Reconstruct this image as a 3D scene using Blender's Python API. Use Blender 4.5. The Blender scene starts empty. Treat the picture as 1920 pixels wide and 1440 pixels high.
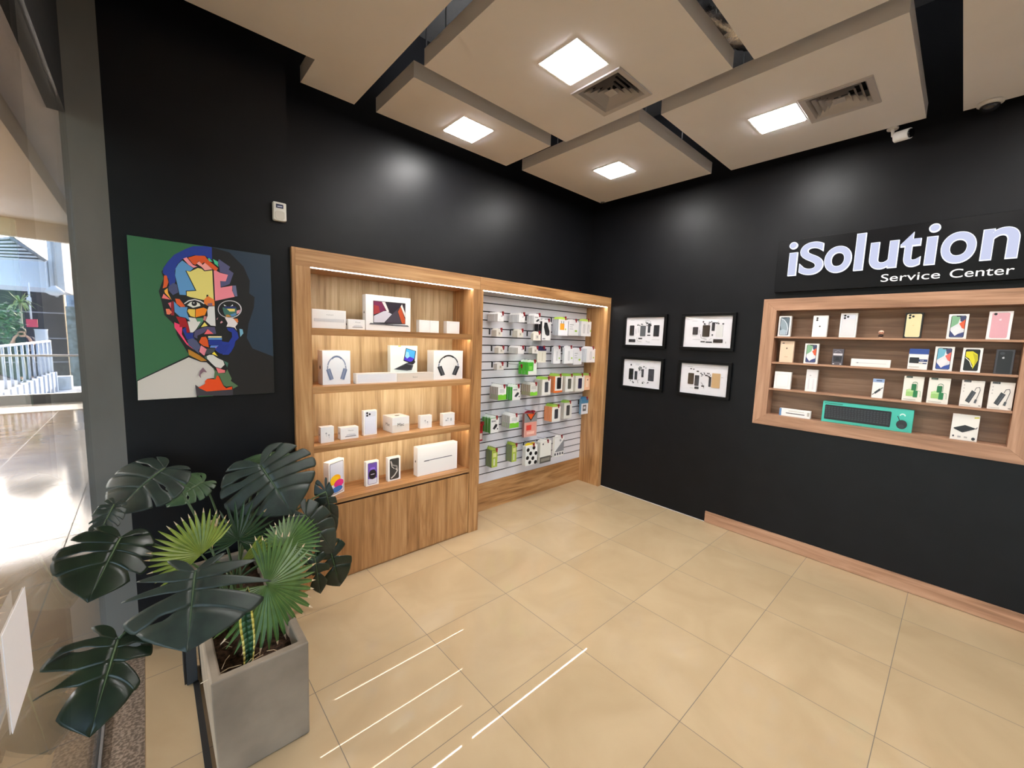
import bpy, bmesh, math, random
from mathutils import Vector, Matrix
random.seed(7)
SC = bpy.context.scene
COL = SC.collection

# ------------------------------------------------------------------ camera model (solved from the photo, metres)
FPX = 759.789
CAM = Vector((-3.95925, -2.73624, 1.69479))
CR = Vector((0.74325333, -0.66819313, 0.0330518))
CU = Vector((0.04818423, 0.10274182, 0.99354034))
CF = Vector((0.66727263, 0.73685959, -0.10855957))

def at(u, v, ax, val):
    """Point where the line of sight of photo pixel (u, v) meets the plane ax = val."""
    d = CF + CR * ((u - 960) / FPX) + CU * ((720 - v) / FPX)
    i = 'xyz'.index(ax)
    return CAM + d * ((val - CAM[i]) / d[i])

# ------------------------------------------------------------------ colours and materials
def lin(c):
    if isinstance(c, str):
        c = c.lstrip('#')
        c = [int(c[i:i + 2], 16) for i in (0, 2, 4)]
    c = [x / 255 for x in c[:3]]
    return tuple(x / 12.92 if x <= .04045 else ((x + .055) / 1.055) ** 2.4 for x in c) + (1,)

_M = {}
def new_mat(name):
    m = bpy.data.materials.new(name)
    m.use_nodes = True
    nt = m.node_tree
    return m, nt, nt.nodes['Principled BSDF']

def mat(c, rough=.5, metal=0, spec=.5, emit=0, coat=0):
    """Plain paint, plastic or card of one colour with a fine speckle in its gloss."""
    key = (c if isinstance(c, str) else tuple(c), rough, metal, spec, emit, coat)
    if key in _M: return _M[key]
    m, nt, b = new_mat('mat_%s_%d' % (str(c).strip('#()').replace(', ', '_'), len(_M)))
    b.inputs['Base Color'].default_value = lin(c)
    b.inputs['Metallic'].default_value = metal
    b.inputs['Specular IOR Level'].default_value = spec
    if coat: b.inputs['Coat Weight'].default_value = coat
    tc = nt.nodes.new('ShaderNodeTexCoord')
    n = nt.nodes.new('ShaderNodeTexNoise'); n.inputs['Scale'].default_value = 30
    r = nt.nodes.new('ShaderNodeMapRange')
    r.inputs['To Min'].default_value = max(0, rough - .05); r.inputs['To Max'].default_value = min(1, rough + .05)
    nt.links.new(tc.outputs['Object'], n.inputs['Vector'])
    nt.links.new(n.outputs['Fac'], r.inputs['Value'])
    nt.links.new(r.outputs['Result'], b.inputs['Roughness'])
    if emit:
        b.inputs['Emission Color'].default_value = lin(c)
        b.inputs['Emission Strength'].default_value = emit
    _M[key] = m
    return m

def lamp_mat(name, rgb, strength):
    m = bpy.data.materials.new(name); m.use_nodes = True
    nt = m.node_tree; nt.nodes.clear()
    o = nt.nodes.new('ShaderNodeOutputMaterial'); e = nt.nodes.new('ShaderNodeEmission')
    e.inputs['Color'].default_value = (*rgb, 1); e.inputs['Strength'].default_value = strength
    nt.links.new(e.outputs[0], o.inputs[0])
    return m

def wood(name, dark, midc, light, axis, rough=.38, big=1.0):
    """Laminate with grain running along the given axis: broad figure plus fine pores."""
    m, nt, b = new_mat(name)
    L = nt.links.new
    tc = nt.nodes.new('ShaderNodeTexCoord'); oi = nt.nodes.new('ShaderNodeObjectInfo')
    add = nt.nodes.new('ShaderNodeVectorMath'); add.operation = 'MULTIPLY_ADD'
    cmb = nt.nodes.new('ShaderNodeCombineXYZ')
    for i in range(3): L(oi.outputs['Random'], cmb.inputs[i])
    L(cmb.outputs[0], add.inputs[0]); add.inputs[1].default_value = (7.3, 3.1, 5.7); L(tc.outputs['Object'], add.inputs[2])
    def layer(s_across, s_along, detail, dist):
        mp = nt.nodes.new('ShaderNodeMapping')
        mp.inputs['Scale'].default_value = tuple(s_along if 'xyz'[i] == axis else s_across for i in range(3))
        n = nt.nodes.new('ShaderNodeTexNoise'); n.inputs['Scale'].default_value = 1
        n.inputs['Detail'].default_value = detail; n.inputs['Distortion'].default_value = dist
        n.inputs['Roughness'].default_value = .55
        L(add.outputs[0], mp.inputs['Vector']); L(mp.outputs[0], n.inputs['Vector'])
        return n
    a = layer(11 * big, .9 * big, 4, 1.6); c = layer(70, 2.2, 3, .4); f = layer(260, 9, 2, 0)
    mix = nt.nodes.new('ShaderNodeMath'); mix.operation = 'MULTIPLY_ADD'; mix.inputs[1].default_value = .62
    m2 = nt.nodes.new('ShaderNodeMath'); m2.operation = 'MULTIPLY_ADD'; m2.inputs[1].default_value = .27
    m3 = nt.nodes.new('ShaderNodeMath'); m3.operation = 'MULTIPLY'; m3.inputs[1].default_value = .11
    L(f.outputs['Fac'], m3.inputs[0]); L(c.outputs['Fac'], m2.inputs[0]); L(m3.outputs[0], m2.inputs[2])
    L(a.outputs['Fac'], mix.inputs[0]); L(m2.outputs[0], mix.inputs[2])
    cr = nt.nodes.new('ShaderNodeValToRGB'); e = cr.color_ramp.elements
    e[0].position = .33; e[0].color = lin(dark); e[1].position = .66; e[1].color = lin(light)
    k = e.new(.5); k.color = lin(midc)
    L(mix.outputs[0], cr.inputs[0]); L(cr.outputs[0], b.inputs['Base Color'])
    b.inputs['Roughness'].default_value = rough
    bp = nt.nodes.new('ShaderNodeBump'); bp.inputs['Strength'].default_value = .05; bp.inputs['Distance'].default_value = .002
    L(c.outputs['Fac'], bp.inputs['Height']); L(bp.outputs[0], b.inputs['Normal'])
    return m

def noisy(name, c1, c2, scale, rough, bump=0, detail=5, spec=.5, lo=.35, hi=.65, scl=(1, 1, 1)):
    m, nt, b = new_mat(name)
    L = nt.links.new
    tc = nt.nodes.new('ShaderNodeTexCoord'); mp = nt.nodes.new('ShaderNodeMapping'); mp.inputs['Scale'].default_value = scl
    n = nt.nodes.new('ShaderNodeTexNoise'); n.inputs['Scale'].default_value = scale; n.inputs['Detail'].default_value = detail
    cr = nt.nodes.new('ShaderNodeValToRGB'); e = cr.color_ramp.elements
    e[0].position = lo; e[0].color = lin(c1); e[1].position = hi; e[1].color = lin(c2)
    L(tc.outputs['Object'], mp.inputs[0]); L(mp.outputs[0], n.inputs['Vector']); L(n.outputs['Fac'], cr.inputs[0]); L(cr.outputs[0], b.inputs['Base Color'])
    b.inputs['Roughness'].default_value = rough; b.inputs['Specular IOR Level'].default_value = spec
    if bump:
        bp = nt.nodes.new('ShaderNodeBump'); bp.inputs['Strength'].default_value = bump; bp.inputs['Distance'].default_value = .004
        L(n.outputs['Fac'], bp.inputs['Height']); L(bp.outputs[0], b.inputs['Normal'])
    return m

def tiles(name, c1, c2, grout, T, x0, y0, rough, joint=.0016, spec=.5, veins=2.2):
    """Polished porcelain tiles: square grid of thin joints over a softly clouded beige."""
    m, nt, b = new_mat(name)
    L = nt.links.new
    def math_(op, a, bb=None, c=None):
        n = nt.nodes.new('ShaderNodeMath'); n.operation = op
        for i, x in enumerate((a, bb, c)):
            if x is None: continue
            if isinstance(x, (int, float)): n.inputs[i].default_value = x
            else: L(x, n.inputs[i])
        return n.outputs[0]
    tc = nt.nodes.new('ShaderNodeTexCoord'); sp = nt.nodes.new('ShaderNodeSeparateXYZ'); L(tc.outputs['Object'], sp.inputs[0])
    def edge(o, off):
        q = math_('DIVIDE', math_('SUBTRACT', o, off), T)
        fr = math_('FRACT', q)
        return math_('MULTIPLY', math_('MINIMUM', fr, math_('SUBTRACT', 1, fr)), T), math_('FLOOR', q)
    ex, ix = edge(sp.outputs[0], x0); ey, iy = edge(sp.outputs[1], y0)
    j = math_('LESS_THAN', math_('MINIMUM', ex, ey), joint)
    cmb = nt.nodes.new('ShaderNodeCombineXYZ'); L(ix, cmb.inputs[0]); L(iy, cmb.inputs[1])
    wn = nt.nodes.new('ShaderNodeTexWhiteNoise'); L(cmb.outputs[0], wn.inputs['Vector'])
    off = nt.nodes.new('ShaderNodeVectorMath'); off.operation = 'MULTIPLY_ADD'; off.inputs[1].default_value = (9, 9, 9)
    L(wn.outputs['Color'], off.inputs[0]); L(tc.outputs['Object'], off.inputs[2])
    n = nt.nodes.new('ShaderNodeTexNoise'); n.inputs['Scale'].default_value = veins; n.inputs['Detail'].default_value = 8; n.inputs['Distortion'].default_value = .8
    L(off.outputs[0], n.inputs['Vector'])
    cr = nt.nodes.new('ShaderNodeValToRGB'); e = cr.color_ramp.elements
    e[0].position = .3; e[0].color = lin(c1); e[1].position = .7; e[1].color = lin(c2)
    L(n.outputs['Fac'], cr.inputs[0])
    mx = nt.nodes.new('ShaderNodeMix'); mx.data_type = 'RGBA'
    L(j, mx.inputs[0]); L(cr.outputs[0], mx.inputs[6]); mx.inputs[7].default_value = lin(grout)
    L(mx.outputs[2], b.inputs['Base Color'])
    rr = nt.nodes.new('ShaderNodeMapRange'); rr.inputs['To Min'].default_value = rough; rr.inputs['To Max'].default_value = .6
    L(j, rr.inputs['Value']); L(rr.outputs[0], b.inputs['Roughness'])
    b.inputs['Specular IOR Level'].default_value = spec
    return m

def glass_mat(name, tint=(1, 1, 1), ior=1.5, rough=0.0):
    """Thin flat pane: Fresnel mirror over clear transmission."""
    m = bpy.data.materials.new(name); m.use_nodes = True
    nt = m.node_tree; nt.nodes.clear(); L = nt.links.new
    o = nt.nodes.new('ShaderNodeOutputMaterial'); t = nt.nodes.new('ShaderNodeBsdfTransparent'); g = nt.nodes.new('ShaderNodeBsdfGlossy')
    fr = nt.nodes.new('ShaderNodeFresnel'); fr.inputs['IOR'].default_value = ior
    mx = nt.nodes.new('ShaderNodeMixShader')
    t.inputs['Color'].default_value = (*tint, 1); g.inputs['Roughness'].default_value = rough
    L(fr.outputs[0], mx.inputs[0]); L(t.outputs[0], mx.inputs[1]); L(g.outputs[0], mx.inputs[2]); L(mx.outputs[0], o.inputs[0])
    return m

# ------------------------------------------------------------------ mesh builder
class MB:
    def __init__(s): s.v = []; s.f = []; s.m = []; s.mats = []; s.sm = []
    def mi(s, m):
        if m not in s.mats: s.mats.append(m)
        return s.mats.index(m)
    def face(s, idx, m, smooth=False):
        s.f.append(idx); s.m.append(s.mi(m)); s.sm.append(smooth)
    def quad(s, pts, m, smooth=False):
        b = len(s.v); s.v += [Vector(p) for p in pts]; s.face(list(range(b, b + len(pts))), m, smooth)
    def box(s, lo, hi, m, M=None, ms=None):
        """ms: optional materials for (-x, +x, -y, +y, -z, +z)."""
        b = len(s.v)
        for z in (lo[2], hi[2]):
            for y in (lo[1], hi[1]):
                for x in (lo[0], hi[0]):
                    p = Vector((x, y, z)); s.v.append(M @ p if M else p)
        fs = ((0, 4, 6, 2), (1, 3, 7, 5), (0, 1, 5, 4), (2, 6, 7, 3), (0, 2, 3, 1), (4, 5, 7, 6))
        for k, q in enumerate(fs): s.face([b + i for i in q], ms[k] if ms else m)
        return s
    def prism(s, pts, off, m, side=None):
        """Flat outline pts pushed along off."""
        n = len(pts); b = len(s.v); off = Vector(off)
        s.v += [Vector(p) for p in pts] + [Vector(p) + off for p in pts]
        s.face(list(range(b + n - 1, b - 1, -1)), m); s.face(list(range(b + n, b + 2 * n)), m)
        for i in range(n):
            j = (i + 1) % n
            s.face([b + i, b + j, b + n + j, b + n + i], side or m)
        return s
    def tube(s, pts, r, m, n=8, cap=True, flat=1.0):
        pts = [Vector(p) for p in pts]; k = len(pts)
        rs = r if isinstance(r, (list, tuple)) else [r] * k
        t0 = (pts[1] - pts[0]).normalized()
        up = Vector((0, 0, 1)) if abs(t0.z) < .9 else Vector((1, 0, 0))
        a = t0.cross(up).normalized(); b0 = len(s.v)
        for i, p in enumerate(pts):
            t = (pts[min(i + 1, k - 1)] - pts[max(i - 1, 0)]).normalized()
            a = (a - t * a.dot(t)).normalized(); c = t.cross(a)
            for j in range(n):
                w = 2 * math.pi * j / n
                s.v.append(p + a * math.cos(w) * rs[i] + c * math.sin(w) * rs[i] * flat)
        for i in range(k - 1):
            for j in range(n):
                q = (j + 1) % n
                s.face([b0 + i * n + j, b0 + i * n + q, b0 + (i + 1) * n + q, b0 + (i + 1) * n + j], m, True)
        if cap:
            s.face([b0 + j for j in range(n - 1, -1, -1)], m); s.face([b0 + (k - 1) * n + j for j in range(n)], m)
        return s
    def lathe(s, prof, c, m, n=20, axis='z', smooth=True):
        b0 = len(s.v); c = Vector(c); k = len(prof)
        for r, h in prof:
            for j in range(n):
                w = 2 * math.pi * j / n
                x, y = r * math.cos(w), r * math.sin(w)
                s.v.append(c + {'z': Vector((x, y, h)), 'y': Vector((x, h, -y)), 'x': Vector((h, x, y))}[axis])
        for i in range(k - 1):
            for j in range(n):
                q = (j + 1) % n
                s.face([b0 + i * n + j, b0 + i * n + q, b0 + (i + 1) * n + q, b0 + (i + 1) * n + j], m, smooth)
        s.face([b0 + j for j in range(n - 1, -1, -1)], m); s.face([b0 + (k - 1) * n + j for j in range(n)], m)
        return s
    def ball(s, c, r, m, n=14, k=8, sc=(1, 1, 1)):
        c = Vector(c); prof = [(r * math.sin(math.pi * i / k) + 1e-5, -r * math.cos(math.pi * i / k)) for i in range(k + 1)]
        b0 = len(s.v); s.lathe(prof, (0, 0, 0), m, n)
        for i in range(b0, len(s.v)): s.v[i] = c + Vector((s.v[i].x * sc[0], s.v[i].y * sc[1], s.v[i].z * sc[2]))
        return s
    def mesh(s, name):
        me = bpy.data.meshes.new(name)
        me.from_pydata([tuple(p) for p in s.v], [], s.f)
        for m in s.mats: me.materials.append(m)
        me.polygons.foreach_set('material_index', s.m)
        me.polygons.foreach_set('use_smooth', s.sm)
        me.update()
        return me
    def fix(s, me):
        bm = bmesh.new(); bm.from_mesh(me); bmesh.ops.recalc_face_normals(bm, faces=bm.faces); bm.to_mesh(me); bm.free()

def add(name, mb, parent=None, loc=(0, 0, 0), rz=0, bevel=0, label=None, normals=True):
    me = mb.mesh(name)
    if normals: mb.fix(me)
    o = bpy.data.objects.new(name, me); COL.objects.link(o)
    o.location = loc; o.rotation_euler = (0, 0, rz)
    if parent: o.parent = parent
    if bevel:
        bv = o.modifiers.new('edge', 'BEVEL'); bv.width = bevel; bv.segments = 2; bv.limit_method = 'ANGLE'
    if label: o['label'] = label
    return o

def tag(o, label, cat, group=None, kind=None):
    o['label'] = label; o['category'] = cat
    if group: o['group'] = group
    if kind: o['kind'] = kind
    return o

def thing(name, label, cat, loc=(0, 0, 0), rz=0, group=None, kind=None):
    o = bpy.data.objects.new(name, None); COL.objects.link(o)
    o.empty_display_size = .05
    o.location = loc; o.rotation_euler = (0, 0, rz)
    return tag(o, label, cat, group, kind)

def struct(name, mb, label, cat, bevel=0, parent=None):
    o = add(name, mb, parent, bevel=bevel)
    if parent is None: tag(o, label, cat, None, 'structure')
    return o

def dup(root, loc=None, label=None):
    """A copy of a thing with copies of its parts and their parts."""
    r = root.copy(); COL.objects.link(r)
    if loc is not None: r.location = loc
    if label: r['label'] = label
    for ch in root.children:
        c = ch.copy(); COL.objects.link(c); c.parent = r
        for g in ch.children:
            d = g.copy(); COL.objects.link(d); d.parent = c
    return r

_GL = {}
def glyphs(body):
    """A word as flat outlines: mesh data of the text laid out at size 1 in x, y."""
    if body not in _GL:
        cu = bpy.data.curves.new('lettering', 'FONT'); cu.body = body; cu.resolution_u = 6
        o = bpy.data.objects.new('lettering', cu); COL.objects.link(o)
        dg = bpy.context.evaluated_depsgraph_get()
        me = bpy.data.meshes.new_from_object(o.evaluated_get(dg))
        vs = [v.co.copy() for v in me.vertices]; fs = [list(p.vertices) for p in me.polygons]
        bpy.data.objects.remove(o); bpy.data.curves.remove(cu); bpy.data.meshes.remove(me)
        _GL[body] = (vs, fs)
    return _GL[body]

def put_text(mb, body, x0, x1, z0, z1, y, m):
    """Lettering fitted into x0..x1, z0..z1 on the plane y (viewer on the -y side)."""
    vs, fs = glyphs(body)
    ax, bx = min(v.x for v in vs), max(v.x for v in vs); ay, by = min(v.y for v in vs), max(v.y for v in vs)
    b = len(mb.v)
    for v in vs: mb.v.append(Vector((x0 + (v.x - ax) / (bx - ax) * (x1 - x0), y, z0 + (v.y - ay) / (by - ay) * (z1 - z0))))
    for f in fs: mb.face([b + i for i in f], m)

def ell(cx, cy, rx, ry, n=18, a0=0, a1=360):
    return [(cx + rx * math.cos(math.radians(a0 + (a1 - a0) * i / n)), cy + ry * math.sin(math.radians(a0 + (a1 - a0) * i / n))) for i in range(n if a1 - a0 == 360 else n + 1)]

def rrect(x0, y0, x1, y1, rx, ry, n=5):
    o = []
    for cx, cy, a in ((x1 - rx, y0 + ry, -90), (x1 - rx, y1 - ry, 0), (x0 + rx, y1 - ry, 90), (x0 + rx, y0 + ry, 180)):
        for i in range(n + 1):
            w = math.radians(a + 90 * i / n); o.append((cx + rx * math.cos(w), cy + ry * math.sin(w)))
    return o

def ribbon(pts, w, asp=1.0):
    """Outline of a band of width w along pts (in fractions; asp = height / width of the face)."""
    L_, R_ = [], []
    for i, p in enumerate(pts):
        a = pts[max(0, i - 1)]; b = pts[min(len(pts) - 1, i + 1)]
        dx, dy = b[0] - a[0], (b[1] - a[1]) * asp; l = math.hypot(dx, dy) or 1
        L_.append((p[0] - dy / l * w, p[1] + dx / l * w / asp)); R_.append((p[0] + dy / l * w, p[1] - dx / l * w / asp))
    return L_ + R_[::-1]
# ================================================================== MATERIALS OF THE PLACE
M_BLACK = noisy('black_wall_paint', '#101114', '#131417', 6, .41, 0, 3, .21)
M_SLABB = mat('#0b0b0d', .8)
M_PANEL = noisy('panel_paint', '#ededf0', '#f0f0f3', 3, .7, 0, 3, .3)
M_FLOOR = tiles('polished_tile', '#b8a07d', '#c4ad8a', '#75695a', .6, -.4415, -.2468, .022)
M_MALL = tiles('mall_tile', '#8a745a', '#a38d70', '#5f5242', .8, -4.5, .35, .09, .004)
M_GRANITE = noisy('granite', '#65574a', '#a09080', 95, .3, 0, 2, .5, .42, .62)
M_CONCOL = noisy('column_render', '#63635f', '#74736f', 3.5, .75, .1, 6, .3, .3, .7, (1, 1, .4))
M_CAB_V = wood('oak_laminate_upright', '#7f5631', '#ac7d4f', '#c89d6e', 'z')
M_CAB_H = wood('oak_laminate_lengthwise', '#7f5631', '#ac7d4f', '#c89d6e', 'x')
M_CAB_B = wood('oak_laminate_pale_back', '#957854', '#c4a880', '#dcc6a0', 'z', .42, .8)
M_CASE_Y = wood('walnut_laminate_lengthwise', '#88644d', '#aa8166', '#c29b80', 'y')
M_CASE_Z = wood('walnut_laminate_upright', '#88644d', '#aa8166', '#c29b80', 'z')
M_CASE_B = wood('walnut_laminate_back', '#6b5140', '#876953', '#9b7e68', 'y', .45)
M_ALU = mat('#9a9a9c', .35, .9)
M_DARK = mat('#101012', .45)
M_WHITE = mat('#ecebe9', .4)
M_LED = lamp_mat('ceiling_led', (1.0, .975, .95), 104)
M_STRIP = lamp_mat('shelf_led_cool', (1.0, .95, .89), 52)
M_STRIPW = lamp_mat('shelf_led_warm', (1.0, .91, .74), 26)
def pane_glass(name, ior=1.5, tint=(1, 1, 1)):
    m = glass_mat(name, tint, ior); nt = m.node_tree; L = nt.links.new
    ge = nt.nodes.new('ShaderNodeNewGeometry'); mx = nt.nodes.new('ShaderNodeMix')
    fr = [n for n in nt.nodes if n.type == 'FRESNEL'][0]
    mx.inputs[2].default_value = ior; mx.inputs[3].default_value = 1 / ior
    L(ge.outputs['Backfacing'], mx.inputs[0]); L(mx.outputs[0], fr.inputs['IOR'])
    return m
M_GLASS = pane_glass('shop_glass', 1.33)
M_PICGLASS = pane_glass('picture_glass', 1.35)

# ================================================================== ROOM SHELL
ZC = 4.0
struct('floor', MB().box((-4.04, -6, -.1), (0, .32, 0), M_FLOOR), 'glossy beige square porcelain tile floor of the shop', 'floor')
struct('trim_1', MB().box((-4.175, -6, -.1), (-4.04, .03, .001), M_GRANITE), 'speckled brown granite threshold strip along the shop glass', 'threshold')
struct('wall_back', MB().box((-3.288, .32, 0), (0, .44, ZC), M_BLACK), 'black painted back wall above the wooden shelving', 'wall')
struct('wall_back_projection', MB().box((-4.055, .03, 0), (-3.288, .44, ZC), M_BLACK), 'black painted wall projection that carries the portrait painting', 'wall')
wr = MB()
for lo, hi in (((0, -6, 0), (.16, -3.0, ZC)), ((0, -1.625, 0), (.16, .44, ZC)), ((0, -3.0, 0), (.16, -1.625, 1.105)), ((0, -3.0, 2.035), (.16, -1.625, ZC))):
    wr.box(lo, hi, M_BLACK)
struct('wall_right', wr, 'black painted side wall with the lit shop sign', 'wall')
struct('wall_front', MB().box((-4.175, -6.12, 0), (0, -6, ZC), mat('#cbc9c6', .6)), 'pale wall behind the photographer', 'wall')
struct('ceiling', MB().box((-4.3, -6.1, ZC), (.16, .44, ZC + .1), M_SLABB), 'dark ceiling slab above the hanging panels', 'ceiling')
struct('wall_left', MB().box((-4.23, -6, 2.628), (-4.175, .03, ZC), M_SLABB), 'black header over the shop glass', 'wall')
col = MB()
col.box((-4.195, .03, 0), (-4.055, .44, ZC), M_CONCOL)
struct('column', col, 'grey rendered column between the shop glass and the black wall', 'column')
w = thing('window_1', 'tall clear shopfront glass beside the plants', 'shop window', (-4.178, 0, 0), kind='structure')
add('pane', MB().box((-.004, -5.98, .012), (.004, .028, 2.626), M_GLASS), w)
add('bottom_channel', MB().box((-.013, -5.98, 0.001), (-.0045, .028, .022), M_ALU).box((.0045, -5.98, .001), (.013, .028, .022), M_ALU), w)
bz = at(1323.3, 957.5, 'x', 0).z
struct('baseboard_right', MB().box((-.016, -6, .004), (-.0005, -1.2228, bz), M_CASE_Y), 'brown wood baseboard along the foot of the black side wall', 'baseboard')
struct('trim_2', MB().box((-.006, -6, 0), (0, .0, .0045), mat('#cfcac2', .7)), 'thin white sealant line where the black side wall meets the floor', 'sealant')

# ================================================================== HANGING CEILING PANELS, LIGHTS, VENTS
HP, TP = 3.2, .092
def panel(x0, x1, y0, y1, label, holes=(), notch=None):
    mb = MB()
    xs = sorted({x0, x1, *[h[0] for h in holes], *[h[1] for h in holes], *([notch[0]] if notch else [])})
    ys = sorted({y0, y1, *[h[2] for h in holes], *[h[3] for h in holes], *([notch[1]] if notch else [])})
    def solid(i, j):
        if not (0 <= i < len(xs) - 1 and 0 <= j < len(ys) - 1): return False
        cx, cy = (xs[i] + xs[i + 1]) / 2, (ys[j] + ys[j + 1]) / 2
        if any(h[0] < cx < h[1] and h[2] < cy < h[3] for h in holes): return False
        return not (notch and cx < notch[0] and cy > notch[1])
    z0, z1 = 0, TP
    for i in range(len(xs) - 1):
        for j in range(len(ys) - 1):
            if not solid(i, j): continue
            a, b, c, d = xs[i], xs[i + 1], ys[j], ys[j + 1]
            mb.quad([(a, c, z0), (a, d, z0), (b, d, z0), (b, c, z0)], M_PANEL); mb.quad([(a, c, z1), (b, c, z1), (b, d, z1), (a, d, z1)], M_PANEL)
            if not solid(i - 1, j): mb.quad([(a, c, z0), (a, c, z1), (a, d, z1), (a, d, z0)], M_PANEL)
            if not solid(i + 1, j): mb.quad([(b, c, z0), (b, d, z0), (b, d, z1), (b, c, z1)], M_PANEL)
            if not solid(i, j - 1): mb.quad([(a, c, z0), (b, c, z0), (b, c, z1), (a, c, z1)], M_PANEL)
            if not solid(i, j + 1): mb.quad([(a, d, z0), (a, d, z1), (b, d, z1), (b, d, z0)], M_PANEL)
    t = thing('ceiling_raft', label, 'ceiling panel', (0, 0, HP), group='suspended ceiling panels', kind='thing')
    add('slab', mb, t, normals=False)
    for px in (x0 + .3, x1 - .3):
        for py in (y0 + .14, y1 - .14):
            if notch and px < notch[0] and py > notch[1]: continue
            add('hanger_rod', MB().tube([(px, py, TP), (px, py, ZC - HP)], .004, M_ALU, 6), t)
    return t

def ceiling_light(cx, cy, label, s=.125):
    t = thing('ceiling_light', label, 'ceiling light', (cx, cy, HP), group='square recessed ceiling lights', kind='thing')
    f = MB()
    for lo, hi in (((-s - .012, -s - .012), (s + .012, -s)), ((-s - .012, s), (s + .012, s + .012)), ((-s - .012, -s), (-s, s)), ((s, -s), (s + .012, s))):
        f.box((*lo, -.004), (*hi, -.0005), M_WHITE)
    add('frame', f, t)
    add('diffuser', MB().box((-s, -s, -.007), (s, s, .012), M_LED), t)

M_VENT = mat('#bdbbbd', .45, .1)
def air_vent(cx, cy, label):
    t = thing('air_vent', label, 'air vent', (cx, cy, HP), group='square ceiling air vents', kind='thing')
    def ring(a, za, b, zb, th=.0):
        mb = MB(); A = [(-a, -a, za), (a, -a, za), (a, a, za), (-a, a, za)]; B = [(-b, -b, zb), (b, -b, zb), (b, b, zb), (-b, b, zb)]
        for i in range(4):
            j = (i + 1) % 4
            mb.quad([A[i], A[j], B[j], B[i]], M_VENT)
            mb.quad([(A[i][0], A[i][1], za + .002), (B[i][0], B[i][1], zb + .002), (B[j][0], B[j][1], zb + .002), (A[j][0], A[j][1], za + .002)], M_VENT)
        return mb
    fr = ring(.175, -.003, .171, -.009); 
    q = ring(.171, -.009, .142, -.005); 
    o = len(fr.v); fr.v += q.v; fr.f += [[i + o for i in f] for f in q.f]; fr.m += q.m; fr.sm += q.sm
    q = ring(.142, -.005, .125, .03); o = len(fr.v); fr.v += q.v; fr.f += [[i + o for i in f] for f in q.f]; fr.m += q.m; fr.sm += q.sm
    add('frame', fr, t, normals=False)
    for a in (.118, .088, .058):
        add('louver', ring(a, -.002, a - .024, .036), t, normals=False)
    add('center_plate', MB().prism([(-.03, -.03, .0), (.03, -.03, .0), (.03, .03, .0), (-.03, .03, .0)], (0, 0, .003), M_VENT).tube([(0, 0, 0), (0, 0, .08)], .006, M_VENT, 8), t)
    add('duct_collar', MB().box((-.15, -.15, .085), (.15, .15, .095), M_SLABB), t)

def hole(cx, cy, s): return (cx - s, cx + s, cy - s, cy + s)
L1, V1, L2, L3, L4, V2 = (-2.155, -1.155), (-1.787, -1.146), (-2.138, -.16), (-.828, -.526), (-.787, -1.756), (-.76, -2.075)
LS, VS = .128, .152
panel(-2.724, -1.512, -1.738, -.552, 'large middle ceiling panel with a square light and a vent', (hole(*L1, LS), hole(*V1, VS)))
panel(-2.72, -1.545, -.425, .1, 'narrow ceiling panel with one light along the shelving wall', (hole(*L2, LS),))
panel(-1.388, -.2, -1.097, .065, 'ceiling panel with one light in the corner of the two black walls', (hole(*L3, LS),))
panel(-1.365, -.155, -2.42, -1.243, 'ceiling panel with a light, a vent and a bullet camera', (hole(*L4, LS), hole(*V2, VS)))
L5, L6, L7, L8 = (-2.1, -2.75), (-.75, -3.3), (-3.45, -2.2), (-2.1, -4.3)
panel(-4.05, -2.862, -1.42, .115, 'plain ceiling panel notched around the black wall projection', (), (-3.187, -.168))
panel(-2.72, -1.508, -3.03, -1.842, 'ceiling panel overhead between the vent panel and the camera viewpoint', (hole(*L5, LS),))
panel(-1.345, -.11, -3.75, -2.58, 'ceiling panel with a dome camera at its wall edge', (hole(*L6, LS),))
panel(-4.05, -2.862, -2.72, -1.53, 'ceiling panel over the photographer beside the shop glass')
panel(-2.72, -1.508, -4.9, -3.15, 'long ceiling panel behind the photographer', (hole(*L8, LS),))
for c, l in ((L1, 'bright square light beside the vent on the large middle panel'), (L2, 'bright square light on the narrow panel along the shelving wall'),
             (L3, 'bright square light on the corner ceiling panel'), (L4, 'bright square light beside the vent near the bullet camera'),
             (L5, 'added fill light overhead out of frame above the floor'), (L6, 'added unseen fill light on the dome camera panel'),  # these and the next are unseen lamps, added to brighten the shop
             (L8, 'added fill light on the long panel behind the photographer')):
    ceiling_light(*c, l)
air_vent(*V1, 'grey square air vent on the large middle ceiling panel')
air_vent(*V2, 'grey square air vent on the ceiling panel with the bullet camera')

# cameras and small devices
t = thing('security_camera', 'white bullet camera hanging under a panel near the shop sign', 'security camera', (-.13, -2.3, HP), kind='thing')
add('mount', MB().lathe([(.03, -.008), (.032, 0)], (0, .04, 0), M_WHITE, 16).tube([(0, .04, -.006), (-.0, .035, -.05), (0, .02, -.062)], .009, M_WHITE, 8), t)
body = MB().tube([(-.0, .03, -.062), (-.0, .02, -.064), (-.035, -.055, -.072)], [.02, .033, .033], M_WHITE, 16)
add('housing', body, t)
add('lens', MB().tube([(-.035, -.055, -.072), (-.0385, -.0625, -.0727)], [.028, .026], mat('#0a0a0c', .15), 16), t)
def dome(x, y, s, label, ring):
    t = thing('ceiling_dome_camera', label, 'dome camera', (x, y, HP), kind='thing')
    add('base_ring', MB().lathe([(s, 0), (s * 1.02, -.012 * s / .05), (s * .78, -.02 * s / .05)], (0, 0, 0), ring, 24), t)
    add('dome_cover', MB().lathe([(s * .78 * math.cos(a), -.02 * s / .05 - s * .6 * math.sin(a)) for a in (0, .3, .6, .9, 1.2, 1.5)], (0, 0, 0), mat('#1a1a1d', .08, 0, .6), 24), t)
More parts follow.
